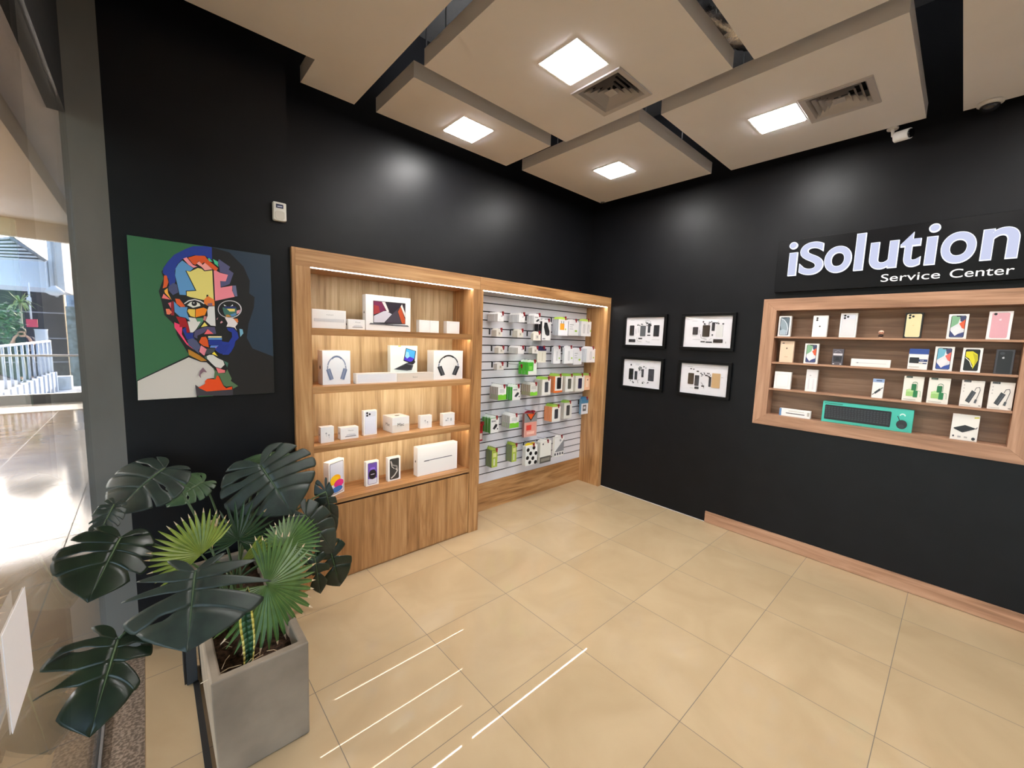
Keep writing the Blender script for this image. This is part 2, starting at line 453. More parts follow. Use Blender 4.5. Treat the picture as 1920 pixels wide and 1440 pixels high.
dome(-.14, -2.69, .055, 'dark dome camera in a pale ring on the panel edge', mat('#c9c5c0', .5))
dome(-.225, .03, .022, 'tiny dark dome on the corner tip of the ceiling panel', mat('#8a8680', .5))
t = thing('motion_sensor', 'white motion sensor high on the black wall above the painting', 'motion sensor', (-3.343, .03, 2.337), kind='thing')
sx = .034
pts = [(-sx, 0, .004), (-sx * .7, 0, 0), (sx * .7, 0, 0), (sx, 0, .004), (sx, 0, .1), (sx * .95, 0, .104), (-sx * .95, 0, .104), (-sx, 0, .1)]
add('housing', MB().prism(pts, (0, -.032, 0), mat('#e4e0d8', .4)), t, bevel=.006)
add('lens_window', MB().prism([(x, -.0325, y) for x, y in rrect(-.024, .008, .024, .055, .012, .012)], (0, -.002, 0), mat('#cfc9bd', .25)), t)
lb = MB().prism([(x, -.0325, y) for x, y in ((-.02, .07), (.018, .07), (.018, .092), (-.02, .092))], (0, -.0012, 0), mat('#2b2f4e', .4))
lb.prism([(x, -.0338, y) for x, y in ((-.013, .076), (.012, .078), (.012, .083), (-.013, .081))], (0, -.0003, 0), mat('#c9cbe0', .4))
add('badge', lb, t, label='dark blue badge')

# foil ducts above the panels
M_FOIL = noisy('crinkled_foil', '#b9b9bd', '#e6e4e2', 60, .22, .9, 4)
M_FOIL.node_tree.nodes['Principled BSDF'].inputs['Metallic'].default_value = 1
def duct(pts, r, label):
    mb = MB(); P = [Vector(p) for p in pts]; out = []; rs = []
    for a, b in zip(P, P[1:]):
        n = max(4, int((b - a).length / .02))
        for i in range(n):
            out.append(a.lerp(b, i / n)); rs.append(r * (1 if len(rs) % 2 else .93))
    mb.tube(out, rs, M_FOIL, 20)
    o = add('air_duct', mb); tag(o, label, 'air duct', None, 'thing'); return o
duct([(-1.66, -1.35, 3.45), (-1.62, -1.62, 3.47), (-1.42, -1.74, 3.44), (-1.05, -1.9, 3.5)], .09, 'crinkled foil air duct seen in the gap beside the large middle panel')
duct([(-1.3, -2.15, 3.62), (-1.27, -2.5, 3.55), (-1.25, -2.95, 3.62)], .08, 'silver foil air duct above the gap next to the dome camera panel')

# ================================================================== LIGHT, SKY, CAMERA, COLOUR MANAGEMENT
wd = bpy.data.worlds.new('sky'); SC.world = wd; wd.use_nodes = True
nt = wd.node_tree; bg = nt.nodes['Background']
sky = nt.nodes.new('ShaderNodeTexSky'); sky.sky_type = 'NISHITA'; sky.sun_disc = False
sky.sun_elevation = math.radians(27); sky.sun_rotation = math.radians(16); sky.dust_density = 3; sky.air_density = 1
nt.links.new(sky.outputs[0], bg.inputs[0]); bg.inputs[1].default_value = 1.6
sd = bpy.data.lights.new('sun', 'SUN'); sd.energy = 5.0; sd.angle = math.radians(1); sd.color = (1, .96, .9)
so = bpy.data.objects.new('sun', sd); COL.objects.link(so)
so.rotation_euler = Vector((.10, -.88, -.46)).to_track_quat('-Z', 'Y').to_euler()

cd = bpy.data.cameras.new('camera'); co = bpy.data.objects.new('camera', cd); COL.objects.link(co)
cd.sensor_width = 36; cd.lens = FPX / 1920 * 36; cd.clip_start = .02; cd.clip_end = 300
mw = Matrix.Identity(4)
for i in range(3): mw[i][0], mw[i][1], mw[i][2], mw[i][3] = CR[i], CU[i], -CF[i], CAM[i]
co.matrix_world = mw
SC.camera = co
vs = SC.view_settings
SC.display_settings.display_device = 'sRGB'
vs.view_transform = 'Standard'; vs.look = 'None'; vs.gamma = 1; vs.use_curve_mapping = False; vs.exposure = 0
cy = SC.cycles
cy.use_denoising = True; cy.max_bounces = 10; cy.diffuse_bounces = 5; cy.glossy_bounces = 5; cy.transparent_max_bounces = 16
cy.sample_clamp_indirect = 6; cy.caustics_reflective = False; cy.caustics_refractive = False; cy.blur_glossy = .5
# ================================================================== SHELVING CABINET AND SLATWALL DISPLAY (along the back wall)
XL, XI0, XA, XB, XJ, XI1 = -3.287, -3.184, -1.9412, -1.8375, -1.873, -.0566
HC, HI, DB = 2.2038, 2.0994, .2967
SH = [1.7279, 1.3531, .966, .578]; TS = .045
cab = thing('shelving_cabinet', 'oak shelving cabinet with lit shelves of white boxes behind the planter', 'shelving cabinet', (0, 0, 0), kind='thing')
add('back_panel', MB().box((XI0 - .02, DB, .0), (XB, DB + .018, HC - .0165), M_CAB_B), cab)
add('side_panel', MB().box((XL, .0, 0), (XL + .02, DB, HC), M_CAB_V), cab, bevel=.001)
add('stile', MB().box((XL + .02, -.0, 0), (XI0, .02, HI), M_CAB_V), cab, bevel=.0008)
add('inner_side_panel', MB().box((XI0 - .02, .02, .0), (XI0, DB, HI), M_CAB_V), cab)
add('stile', MB().box((XA, -.0, 0), (XB, .02, HI - .0005), M_CAB_V), cab, bevel=.0008)
add('inner_side_panel', MB().box((XA, .021, .0), (XB, DB, HI - .0005), M_CAB_V), cab)
add('top_rail', MB().box((XL + .02, -.0, HI), (XJ, .02, HC - .016), M_CAB_H), cab, bevel=.0008)
add('top_board', MB().box((XL + .0205, -.0, HC - .0155), (XJ, DB, HC), M_CAB_H), cab, bevel=.0008)
add('top_inner_panel', MB().box((XI0, .030, HI - .002), (XA, DB, HI + .012), M_CAB_H), cab)
add('led_strip', MB().box((XI0 + .002, .0205, HI - .0025), (XA - .002, .0295, HI + .004), M_STRIP), cab, label='glowing light strip')
for i, z in enumerate(SH[:3]):
    sb = MB().box((XI0 + .0005, .008, z - TS), (XA - .0005, .026, z), M_CAB_H).box((XI0 + .0005, .026, z - .022), (XA - .0005, DB - .0005, z), M_CAB_H)
    s = add('shelf', sb, cab)
    add('led_strip', MB().box((XI0 + .004, .0265, z - TS + .004), (XA - .004, .0365, z - .0225), M_STRIPW), s, label='glowing light strip')
add('bottom_shelf', MB().box((XI0 + .0005, .004, SH[3] - .027), (XA - .0005, DB - .0005, SH[3]), M_CAB_H), cab, bevel=.0008)
add('slot', MB().box((XI0, .03, .53), (XA, .04, SH[3] - .0275), mat('#2a1207', .7)), cab, label='dark recess above the door')
add('door', MB().box((XI0 + .002, .003, .012), (XA - .004, .021, .537), M_CAB_V), cab, bevel=.001)
add('plinth', MB().box((XI0, .012, 0), (XA, .03, .011), M_CAB_H), cab)

sl = thing('slatwall_display', 'oak framed white slatwall with black grooves in the room corner', 'slatwall display', (0, 0, 0), kind='thing')
add('top_rail', MB().box((XJ + .001, -.0, HI + .0005), (-.001, .02, HC - .016), M_CAB_H), sl, bevel=.0008)
add('top_board', MB().box((XJ + .001, -.0, HC - .0155), (-.001, DB, HC), M_CAB_H), sl, bevel=.0008)
add('top_inner_panel', MB().box((XB + .001, .030, HI - .002), (XI1, DB, HI + .012), mat('#b9b6b4', .5)), sl)
add('led_strip', MB().box((XB + .003, .0205, HI - .0025), (XI1 - .003, .0295, HI + .004), M_STRIP), sl, label='glowing light strip')
add('stile', MB().box((XI1, -.0, 0), (-.001, .02, HI), M_CAB_V), sl, bevel=.0008)
add('inner_side_panel', MB().box((XI1, .0205, 0), (-.001, DB, HC - .0165), M_CAB_V), sl)
M_SLAT = mat('#dcdbe2', .35); M_GROOVE = mat('#15151a', .6)
ZS, PITCH, GR = .2861, .0787, .0105
sp = MB(); zt = HI - .006; z = 2.028
sp.box((XB + .001, DB + .0095, ZS), (XI1 - .001, DB + .0225, HI - .006), M_GROOVE)
lines = []
while z > ZS + .03: lines.append(z); z -= PITCH
top = HI - .006
for g in lines + [ZS - GR / 2]:
    lo = g + GR / 2 if g > ZS else ZS
    sp.box((XB + .001, DB, lo), (XI1 - .001, DB + .009, top), M_SLAT); top = g - GR / 2
add('slat_panel', sp, sl)
add('plinth', MB().box((XB + .001, DB - .004, 0), (XI1 - .001, DB + .012, ZS - .002), M_CAB_H), sl)

# ------------------------------------------------------------------ printed boxes
WH = '#eeedec'
def covers(parent, w, h, items, name='printed_cover', base=0.0, step=.0004):
    """items: (kind, data, colour[, extra]) in fractions of the face; layered outwards from the front face."""
    mb = MB(); k = 1
    for it in items:
        y = -(base + step * k); k += 1
        if it[0] == 'poly':
            m = it[2] if not isinstance(it[2], str) else mat(it[2], .35)
            mb.quad([((fx - .5) * w, y, fy * h) for fx, fy in it[1]], m)
        elif it[0] == 'text':
            x0, x1, z0, z1 = it[1]
            put_text(mb, it[3], (x0 - .5) * w, (x1 - .5) * w, z0 * h, z1 * h, y, mat(it[2], .4))
    return add(name, mb, parent, normals=False)

def carton(name, label, cat, group, TL, TR, BR, BL, wall, depth, floor_z, items=(), color=WH, at_plane=None, rz=0, side_mark=False, lean=0):
    """A closed box whose front face fills the four photo corners on the shelf plane."""
    ax = 'y' if wall == 'back' else 'x'
    pv = at_plane if at_plane is not None else (.09 if wall == 'back' else .02)
    q = [at(*p, ax, pv) for p in (TL, TR, BR, BL)]
    if wall == 'back':
        x0 = (q[0].x + q[3].x) / 2; x1 = (q[1].x + q[2].x) / 2; base = Vector(((x0 + x1) / 2, pv, floor_z + .0004)); w = x1 - x0; ro = 0
    else:
        y0 = (q[0].y + q[3].y) / 2; y1 = (q[1].y + q[2].y) / 2; base = Vector((pv, (y0 + y1) / 2, floor_z + .0004)); w = y0 - y1; ro = -math.pi / 2
    h = (q[0].z + q[1].z) / 2 - (q[2].z + q[3].z) / 2
    t = thing(name, label, cat, base, ro + rz, group, kind='thing')
    if lean: t.rotation_euler.x = lean
    add('carton', MB().box((-w / 2, 0, 0), (w / 2, depth, h), mat(color, .35)), t, bevel=min(.0015, depth * .06))
    if items: covers(t, w, h, items)
    if side_mark:
        mb = MB(); c = mat('#2a2a2c', .4)
        r = min(depth * .12, .012)
        mb.quad([(-w / 2 - .0004, depth * .5 + a, h * .5 + b) for a, b in ell(0, 0, r, r * 1.1, 12)], c)
        mb.quad([(-w / 2 - .0004, depth * .5 + a, h * .5 + r * 1.5 + b) for a, b in ell(-.2 * r, 0, r * .2, r * .45, 8)], c)
        add('side_mark', mb, t, normals=False)
    return t, w, h

def apple(cx, cy, r, asp, c):
    """Small fruit mark: a rounded body with a bite at one side and a leaf on top."""
    pts = []
    for i in range(24):
        a = 2 * math.pi * i / 24
        rr = r * (1 - .12 * abs(math.sin(a)) ** 8)
        x, y = math.cos(a) * rr, math.sin(a) * rr
        if x > 0 and math.hypot(x - r * 1.12, y - r * .1) < r * .42: x = r * 1.12 - math.sqrt(max(0, (r * .42) ** 2 - (y - r * .1) ** 2))
        pts.append((cx + x, cy + y / asp))
    return [('poly', pts, c), ('poly', [(cx + .02 * r, cy + 1.1 * r / asp), (cx + .35 * r, cy + 1.2 * r / asp), (cx + .45 * r, cy + 1.6 * r / asp), (cx + .1 * r, cy + 1.5 * r / asp)], c)]

# --- art for the fronts
def art_keyboard():
    it = [('text', (.42, .62, .70, .76), '#8b8b8d', 'Keyboard'), ('poly', [(.06, .36), (.94, .36), (.94, .52), (.06, .52)], '#cfd0d3')]
    for r in range(3):
        it.append(('poly', [(.075, .38 + r * .045), (.925, .38 + r * .045), (.925, .41 + r * .045), (.075, .41 + r * .045)], '#e4e5e8'))
    return it
ART_MOUSE = [('text', (.42, .72, .68, .78), '#8b8b8d', 'Mouse'), ('poly', [(.26, .24), (.84, .24), (.84, .34), (.76, .42), (.5, .45), (.34, .40)], '#d6d7da'), ('poly', [(.24, .20), (.86, .20), (.86, .245), (.24, .245)], '#5a5b60')]
ART_LAPTOP = [('poly', [(.155, .19), (.875, .22), (.875, .84), (.155, .84)], '#131318'),
              ('poly', [(.165, .22), (.865, .235), (.865, .825), (.165, .825)], '#2b2530'),
              ('poly', [(.165, .45), (.44, .6), (.34, .825), (.165, .825)], '#7a2a52'), ('poly', [(.165, .45), (.3, .52), (.27, .7), (.165, .72)], '#a33a3c'),
              ('poly', [(.34, .825), (.41, .825), (.5, .56), (.455, .55)], '#e8dcdc'),
              ('poly', [(.165, .225), (.39, .24), (.56, .49), (.44, .575), (.38, .565), (.165, .41)], '#cfcbd6'),
              ('poly', [(.56, .49), (.75, .72), (.69, .60), (.78, .24), (.41, .235)], '#4a4450'),
              ('poly', [(.70, .58), (.76, .74), (.865, .36), (.865, .235), (.79, .24)], '#c4552e'), ('poly', [(.76, .74), (.79, .8), (.865, .55), (.865, .42)], '#f0e6e2'),
              ('poly', [(.06, .165), (.96, .15), (.93, .19), (.09, .21)], '#6b6c72'), ('poly', [(.4, .165), (.6, .162), (.58, .185), (.42, .188)], '#3a3b40')]
def art_headphones(cups, band, bg='#e9edf4'):
    it = [('poly', [(0, 0), (1, 0), (1, 1), (0, 1)], bg)]
    arc = ell(.5, .52, .32, .30, 16, 10, 170)
    it.append(('poly', ribbon(arc, .022, 1.15), band))
    it.append(('poly', ribbon(ell(.5, .54, .27, .29, 12, 50, 130), .030, 1.15), cups))
    for s in (-1, 1):
        it.append(('poly', ribbon([(.5 + s * .32, .56), (.5 + s * .335, .44)], .02, 1.15), '#8d97ad'))
        cup = ribbon([(.5 + s * .31, .46), (.5 + s * .19, .15)], .075, 1.15)
        it.append(('poly', cup, cups)); it.append(('poly', ribbon([(.5 + s * .30, .45), (.5 + s * .17, .15)], .03, 1.15), band))
    return it
ART_TABLETKB = [('poly', [(.12, .78), (.28, .78), (.28, .90), (.12, .90)], '#dfe7dd'), ('poly', [(.28, .96), (.38, .96), (.38, 1), (.28, 1)], '#b9d25a'),
                ('poly', [(.47, .42), (.87, .28), (.95, .8), (.56, .92)], '#14161c'), ('poly', [(.5, .45), (.85, .33), (.92, .79), (.58, .89)], '#49a6ea'),
                ('poly', [(.5, .45), (.85, .33), (.88, .5), (.7, .58), (.6, .5), (.53, .6)], '#4a37c8'), ('poly', [(.53, .6), (.6, .5), (.7, .58), (.66, .75), (.57, .78)], '#8fd0f6'),
                ('poly', [(.56, .32), (.82, .26), (.92, .36), (.86, .5), (.80, .4)], '#2b2c31'), ('poly', [(.12, .1), (.56, .32), (.84, .24), (.78, .05), (.6, .03)], '#4a4b50'),
                ('poly', [(.2, .11), (.56, .28), (.78, .22), (.72, .07)], '#2e2f34')]
def art_buds(n=2):
    it = []
    for i, (x, y) in enumerate(((.42, .58), (.62, .46))[:n]):
        it.append(('poly', ell(x, y, .075, .07, 12), '#cfd0d4')); it.append(('poly', [(x - .02, y - .2), (x + .035, y - .2), (x + .04, y), (x - .03, y)], '#d9dade')); it.append(('poly', ell(x - .02, y + .02, .03, .035, 8), '#55565b'))
    return it
def art_cams(body, cam=3, frame='#b9bcc4', mark=None, plateau=False, margin=.1):
    it = [('poly', rrect(margin - .012, .05, 1 - margin + .012, .95, .1, .05), frame), ('poly', rrect(margin, .057, 1 - margin, .943, .09, .045), body)]
    if plateau: it.append(('poly', rrect(margin + .015, .75, 1 - margin - .015, .935, .07, .035), '#d4d8e4'))
    spots = {3: ((.26, .90), (.26, .80), (.44, .85)), 2: ((.28, .88), (.28, .79)), 1: ((.27, .9),)}[cam]
    for x, y in spots:
        it.append(('poly', ell(x, y, .075, .042, 12), '#1d1f26')); it.append(('poly', ell(x, y, .04, .022, 10), '#0a0b10'))
    if mark: it += apple(.5, .5 if mark != '#f7dfe4' else .7, .06, 1.9, mark)
    return it
def art_screen(paint, frame='#16171c', x0=.13, x1=.87, y0=.06, y1=.94, notch=True):
    it = [('poly', rrect(x0, y0, x1, y1, .1, .05), frame), ('poly', rrect(x0 + .03, y0 + .016, x1 - .03, y1 - .016, .08, .04), paint[0])]
    it += paint[1:]
    if notch: it.append(('poly', [(.38, y1 - .016), (.62, y1 - .016), (.6, y1 - .045), (.4, y1 - .045)], frame))
    return it
SCR_FLOW = ['#dfe0e6', ('poly', [(.16, .45), (.5, .62), (.6, .92), (.16, .92)], '#7fb08c'), ('poly', [(.55, .92), (.84, .92), (.84, .62), (.6, .72)], '#3d4468'),
            ('poly', [(.56, .62), (.84, .78), (.84, .4), (.72, .44)], '#e0603c'), ('poly', [(.16, .08), (.84, .08), (.84, .28), (.55, .2), (.42, .12), (.16, .34)], '#3c4678'), ('poly', [(.2, .3), (.45, .5), (.72, .42), (.56, .2), (.42, .13)], '#efe6ea')]
SCR_FLOWB = [SCR_FLOW[0], ('poly', [(.16, .45), (.5, .62), (.6, .92), (.16, .92)], '#6fb4cc')] + SCR_FLOW[2:3] + [('poly', [(.56, .62), (.84, .78), (.84, .4), (.72, .44)], '#dc6a60'), ('poly', [(.16, .08), (.84, .08), (.84, .28), (.55, .2), (.42, .12), (.16, .34)], '#34509a'), SCR_FLOW[5]]
SCR_DUSK = ['#5f6f7a', ('poly', [(.16, .55), (.2, .86), (.5, .78), (.74, .5), (.72, .2), (.5, .3), (.3, .3)], '#8fa0ac'), ('poly', ribbon([(.18, .88), (.45, .8), (.68, .62), (.78, .4), (.72, .1)], .025, 1.9), '#dfe8ee'), ('poly', [(.16, .08), (.66, .08), (.68, .3), (.4, .36), (.16, .3)], '#a9bac6')]
SCR_YELLOW = ['#101210', ('poly', [(.17, .84), (.5, .86), (.76, .74), (.8, .5), (.66, .24), (.6, .14), (.57, .3), (.36, .56), (.17, .64)], '#dcd42c'), ('poly', ribbon([(.17, .6), (.4, .46), (.56, .22)], .02, 1.9), '#f2efe0'), ('poly', [(.5, .8), (.74, .7), (.78, .5), (.66, .28), (.66, .5)], '#b9b020')]
SCR_PURPLE = ['#6a4fae', ('poly', [(.17, .08), (.83, .08), (.83, .3), (.5, .26), (.17, .3)], '#d9dae8'), ('poly', ell(.5, .46, .30, .2, 20), '#17151f'), ('poly', [(.34, .74), (.66, .74), (.72, .66), (.28, .66)], '#8f6fe0'), ('poly', [(.36, .45), (.64, .45), (.64, .48), (.36, .48)], '#c9c6d6')]
SCR_SILVER = ['#3a3a3a', ('poly', ribbon([(.2, .86), (.36, .66), (.68, .6), (.76, .42)], .06, 1.9), '#8f8d88'), ('poly', ribbon([(.24, .12), (.5, .22), (.74, .4), (.6, .5)], .05, 1.9), '#c9c7c1'), ('poly', ribbon([(.22, .84), (.3, .6), (.5, .5)], .02, 1.9), '#e6e4de')]
ART_TABLET = [('poly', rrect(.06, .05, .95, .95, .06, .045), '#26304a'), ('poly', rrect(.085, .065, .925, .935, .05, .035), '#cdd3e6'), ('poly', [(.09, .07), (.92, .07), (.92, .42), (.09, .42)], '#e6e4ee'),
              ('poly', ell(.42, .47, .33, .13, 20), '#f4b41a'), ('poly', [(.09, .33), (.5, .33), (.62, .5), (.3, .58), (.09, .52)], '#f6c91c'), ('poly', ell(.62, .32, .31, .115, 20), '#e0308c'), ('poly', ell(.5, .17, .36, .085, 20), '#2f74c8')]
ART_AIR = [('poly', [(.15, .49), (.87, .50), (.85, .53), (.17, .515)], '#6a6f78'), ('poly', [(.15, .48), (.28, .485), (.28, .505), (.15, .5)], '#43474f')]
ART_SQUARE = [('poly', rrect(.14, .12, .86, .86, .1, .1), '#dfdedd'), ('poly', rrect(.16, .14, .84, .84, .09, .09), '#f0efee')]
G1 = 'white boxes in the lit oak cabinet'
B = 'back'
carton('keyboard_box', 'white keyboard box at the end of the upper oak shelf beside the stile', 'box', G1, (584.4, 576.6), (648.8, 584.5), (648.8, 616.7), (584.4, 614.6), B, .03, SH[0], art_keyboard())
carton('mouse_box', 'small white mouse box between the keyboard box and the laptop box', 'box', G1, (652.7, 597.9), (684.4, 599.9), (684.4, 618.7), (652.7, 617.1), B, .06, SH[0], ART_MOUSE, side_mark=True, at_plane=.07)
carton('laptop_box', 'big white laptop box with a dark red and white screen picture', 'box', G1, (685.4, 551.8), (770.1, 559.1), (769.5, 622.1), (686.4, 619.1), B, .06, SH[0], ART_LAPTOP, side_mark=True, at_plane=.10)
carton('charger_box', 'plain small white box, nearer the laptop box of the touching pair', 'box', G1, (786.3, 598.9), (806, 600), (806, 622.8), (786.3, 622.5), B, .05, SH[0], ART_SQUARE)
carton('charger_box', 'plain small white box, farther from the laptop box of the touching pair', 'box', G1, (806.4, 600), (822.9, 601), (822.9, 623.8), (806.4, 622.8), B, .05, SH[0], ART_SQUARE)
carton('charger_box', 'small white box standing alone at the slatwall end of the upper shelf', 'box', G1, (837.8, 601.3), (861.5, 602.3), (861.5, 625.4), (837.8, 624), B, .05, SH[0], ART_SQUARE)
carton('headphone_box', 'white box with blue grey headphones pictured, second oak shelf', 'box', G1, (604.6, 658.7), (656.7, 656.7), (657, 717.7), (605, 724.4), B, .1, SH[1], art_headphones('#6f7f9f', '#8b97b4'), side_mark=True)
carton('cable_box', 'long low white box beside the blue headphone box', 'box', G1, (668, 700.3), (744.3, 699), (744.6, 717.7), (668, 718.75), B, .06, SH[1], [('poly', [(.03, .12), (.97, .12), (.97, .9), (.03, .9)], '#e3e6ee')], at_plane=.06)
carton('cable_box', 'long low pale beige box in front of the tablet keyboard box', 'box', G1, (744.8, 701), (812.3, 699), (812.3, 713.5), (744.8, 718), B, .06, SH[1], [('poly', [(.0, .0), (1, .0), (1, 1), (.0, 1)], '#dcd3c8'), ('text', (.42, .55, .42, .6), '#8d857b', 'box')], at_plane=.06)
carton('keyboard_case_box', 'pale box with a blue tablet on a keyboard stand pictured', 'box', G1, (729.9, 651.4), (781.4, 650.8), (783.3, 716), (733.9, 716), B, .05, SH[1], [(k[0], [(x, .26 + y * .74) for x, y in k[1]], k[2]) for k in ART_TABLETKB], color='#e6ece8', at_plane=.14)
carton('headphone_box', 'white box with black headphones pictured, second oak shelf', 'box', G1, (812.8, 657.7), (867.9, 658.1), (867, 711.1), (813, 712.1), B, .1, SH[1], art_headphones('#2a2c30', '#55585e', '#f0f0f0'), at_plane=.075)
carton('earbud_box', 'small white earbud box at the planter end of the third shelf', 'box', G1, (601.3, 801.5), (626.3, 799.6), (626.3, 828.8), (601.3, 831.3), B, .05, SH[2], art_buds(), side_mark=True, at_plane=.06)
carton('mouse_box', 'small white mouse box beside the earbud box on the third shelf', 'box', G1, (638.8, 803), (672.3, 799.4), (672.3, 821.5), (638.8, 824), B, .06, SH[2], ART_MOUSE, side_mark=True, at_plane=.08)
carton('phone_box', 'tall white phone box with a lavender three-camera phone, third shelf', 'box', G1, (681.5, 769.8), (707, 768.3), (706.7, 814.2), (682, 816), B, .035, SH[2], art_cams('#dfe3f2', 3, '#a9b0c6', None, True), at_plane=.11)
mb_, mw_, mh_ = carton('computer_box', 'white cube box lettered Mac on the third shelf', 'box', G1, (735.2, 782.9), (767.9, 781.3), (767.9, 808.8), (735.2, 812), B, .15, SH[2], [('poly', [(0, 0), (1, 0), (1, .5), (0, .5)], '#e3dcd2'), ('text', (.3, .68, .4, .6), '#2a2a2c', 'Mac')], rz=.05, at_plane=.075)
tm = MB(); tm.quad([(x, mw_ * .42 + y, mh_ + .0006) for x, y in ell(0, 0, .02, .016, 14)], mat('#2d2d30', .4)); add('top_mark', tm, mb_, normals=False)
sm = MB(); put_text(sm, 'Mac', -.02, .04, mh_ * .4, mh_ * .58, 0, mat('#3a3a3c', .4))
o_ = add('side_lettering', sm, mb_, (-mw_ / 2 - .0006, .08, 0), -math.pi / 2, normals=False)
carton('earbud_box', 'small white earbud box nearer the cube box of two alike', 'box', G1, (788.3, 779.6), (809.8, 778.5), (809.6, 802), (788, 803.5), B, .04, SH[2], art_buds(), at_plane=.09)
carton('earbud_box', 'small white earbud box at the slatwall end of the third shelf', 'box', G1, (831, 775.4), (852.5, 774.6), (852.5, 797.3), (830.5, 798.75), B, .05, SH[2], art_buds(1) + [('poly', [(.2, .4), (.35, .4), (.35, .5), (.2, .5)], '#aeb0b5'), ('poly', [(.62, .38), (.72, .38), (.72, .6), (.62, .6)], '#aeb0b5')], at_plane=.07)
carton('tablet_box', 'white tablet box with yellow, pink and blue ovals, standing skewed', 'box', G1, (610, 868), (651, 865), (652, 930), (611, 932.4), B, .045, SH[3], ART_TABLET, rz=.52, at_plane=.085)
carton('phone_box', 'white phone box with a purple phone screen, bottom shelf', 'box', G1, (686.25, 866), (710.8, 863.1), (710.4, 909.4), (685.8, 911), B, .035, SH[3], art_screen(SCR_PURPLE, '#6a5f86'), rz=.06, at_plane=.115)
carton('phone_box', 'white phone box with a dark silver phone screen, bottom shelf', 'box', G1, (727.5, 858.75), (751.5, 855.2), (751.25, 899.6), (726.9, 902), B, .035, SH[3], art_screen(SCR_SILVER, '#4c4a46'), rz=.06, at_plane=.12)
carton('laptop_box', 'large white laptop box with a thin closed laptop, bottom shelf', 'box', G1, (782.7, 836.5), (857.5, 833.3), (856.7, 883.3), (783.1, 890.6), B, .065, SH[3], ART_AIR, side_mark=True, at_plane=.085)
# ================================================================== HOOKS AND HANGING PACKS ON THE SLATWALL
M_HOOK = mat('#9c9ca2', .35, .7); M_BRK = mat('#2a2a2e', .5); M_LOCK = mat('#8a1420', .4)
c7 = lambda p: (880 + p[0] / 6.857, 530 + p[1] / 6.857)
c8 = lambda p: (880 + p[0] / 6.857, 720 + p[1] / 6.857)
ORD = ['first', 'second', 'third', 'fourth', 'fifth', 'sixth', 'seventh', 'eighth', 'ninth']

def pack_mesh(name, w, h, d, body, side, art, tab):
    """Card or blister pack hanging from its tab: origin at the hole, front towards -y."""
    mb = MB(); mf, ms = mat(body, .4), mat(side, .4)
    hb = h - tab
    mb.box((-w / 2, -d, -.006 - h + .006), (w / 2, 0, -h + hb), mf, ms=(ms, ms, mf, ms, ms, ms))
    tw = w * .42
    mb.prism([(-tw, -d * .5, -tab), (-tw, -d * .5, -tab * .3), (-tw * .6, -d * .5, .006), (-.005, -d * .5, .006), (-.005, -d * .5, -.004), (.005, -d * .5, -.004), (.005, -d * .5, .006), (tw * .6, -d * .5, .006), (tw, -d * .5, -tab * .3), (tw, -d * .5, -tab)], (0, .0012, 0), mat(art.get('tab', body), .4))
    k = 1
    for pts, c in art.get('front', []):
        mb.quad([((x - .5) * w, -d - .0004 * k, -h + y * hb) for x, y in pts], mat(c, .35)); k += 1
    for pts, c in art.get('sidearts', []):
        mb.quad([(-w / 2 - .0005, -d + x * d, -h + y * hb) for x, y in pts], mat(c, .35))
    me = mb.mesh(name)
    return me

R = lambda x0, y0, x1, y1: [(x0, y0), (x1, y0), (x1, y1), (x0, y1)]
LOOP = lambda cx: ribbon([(cx - .06, .2), (cx - .07, .5), (cx - .05, .8), (cx + .05, .8), (cx + .07, .5), (cx + .05, .2), (cx - .06, .2)], .018, 2)
PLAIN = dict(front=[(R(.55, .62, .8, .85), '#c2c4cb'), (R(.2, .12, .6, .3), '#e6e4e2')])
SMALL = dict(front=[(R(.3, .2, .7, .75), '#d8d0c4'), (R(.45, .4, .6, .6), '#8b8a86')])
CABLE = dict(front=[(LOOP(.3), '#8d9098'), (LOOP(.72), '#8d9098'), (R(.9, .3, 1, .45), '#b5d36a')], tab='#b8d65e')
CABL1 = dict(front=[(LOOP(.5), '#9a9ca4'), (R(.75, .3, .9, .4), '#a9cf5c')])
ORANG = dict(front=[(R(.18, .35, .62, .75), '#e8a02c'), (R(.25, .75, .33, .9), '#8c8f96'), (R(.48, .75, .56, .9), '#8c8f96'), (ell(.74, .4, .07, .06, 10), '#b9d24a')], tab='#b8d65e')
DOTS = dict(front=[(R(.1, .75, .5, .8), '#a8abb2'), (R(.1, .6, .4, .64), '#b4b7be'), (R(.1, .45, .45, .49), '#b4b7be'), (ell(.72, .34, .13, .07, 10), '#a3c94e')])
SPKR = dict(front=[([(.25, .95), (.55, .95), (.85, .5), (.85, .28), (.6, .24), (.4, .32), (.2, .7)], '#15161a'), (R(.1, .05, .4, .12), '#8e9096'), (ell(.62, .36, .16, .07, 12), '#2b2d33')])
GREENB = dict(front=[(R(0, 0, 1, .42), '#7ac83a'), (R(.2, .55, .8, .85), '#d2d3d1'), (R(.45, .38, .75, .5), '#e8efe0')])
GREENS = dict(front=[(R(0, .3, .6, 1), '#46b52c'), (R(.6, .1, 1, .9), '#e6ebe2'), (R(.1, .4, .45, .7), '#7fd05a')])
EAR = dict(front=[([(.25, .3), (.5, .22), (.8, .42), (.85, .55), (.6, .6), (.4, .42)], '#26282c'), (ell(.86, .25, .07, .06, 8), '#3a3c40'), (R(.1, .75, .6, .86), '#9b9c9e')])
EARB = dict(front=[(R(0, 0, 1, .35), '#86cf3f'), (R(.15, .6, .85, .9), '#cfcdc6'), (R(.4, .3, .7, .5), '#e6e6e0')])
PHONE = lambda c, b='#efece6': dict(front=[(rrect(.3, .18, .72, .84, .08, .05), c), (ell(.4, .74, .05, .04, 8), '#0c0c10')], tab='#9cc653')
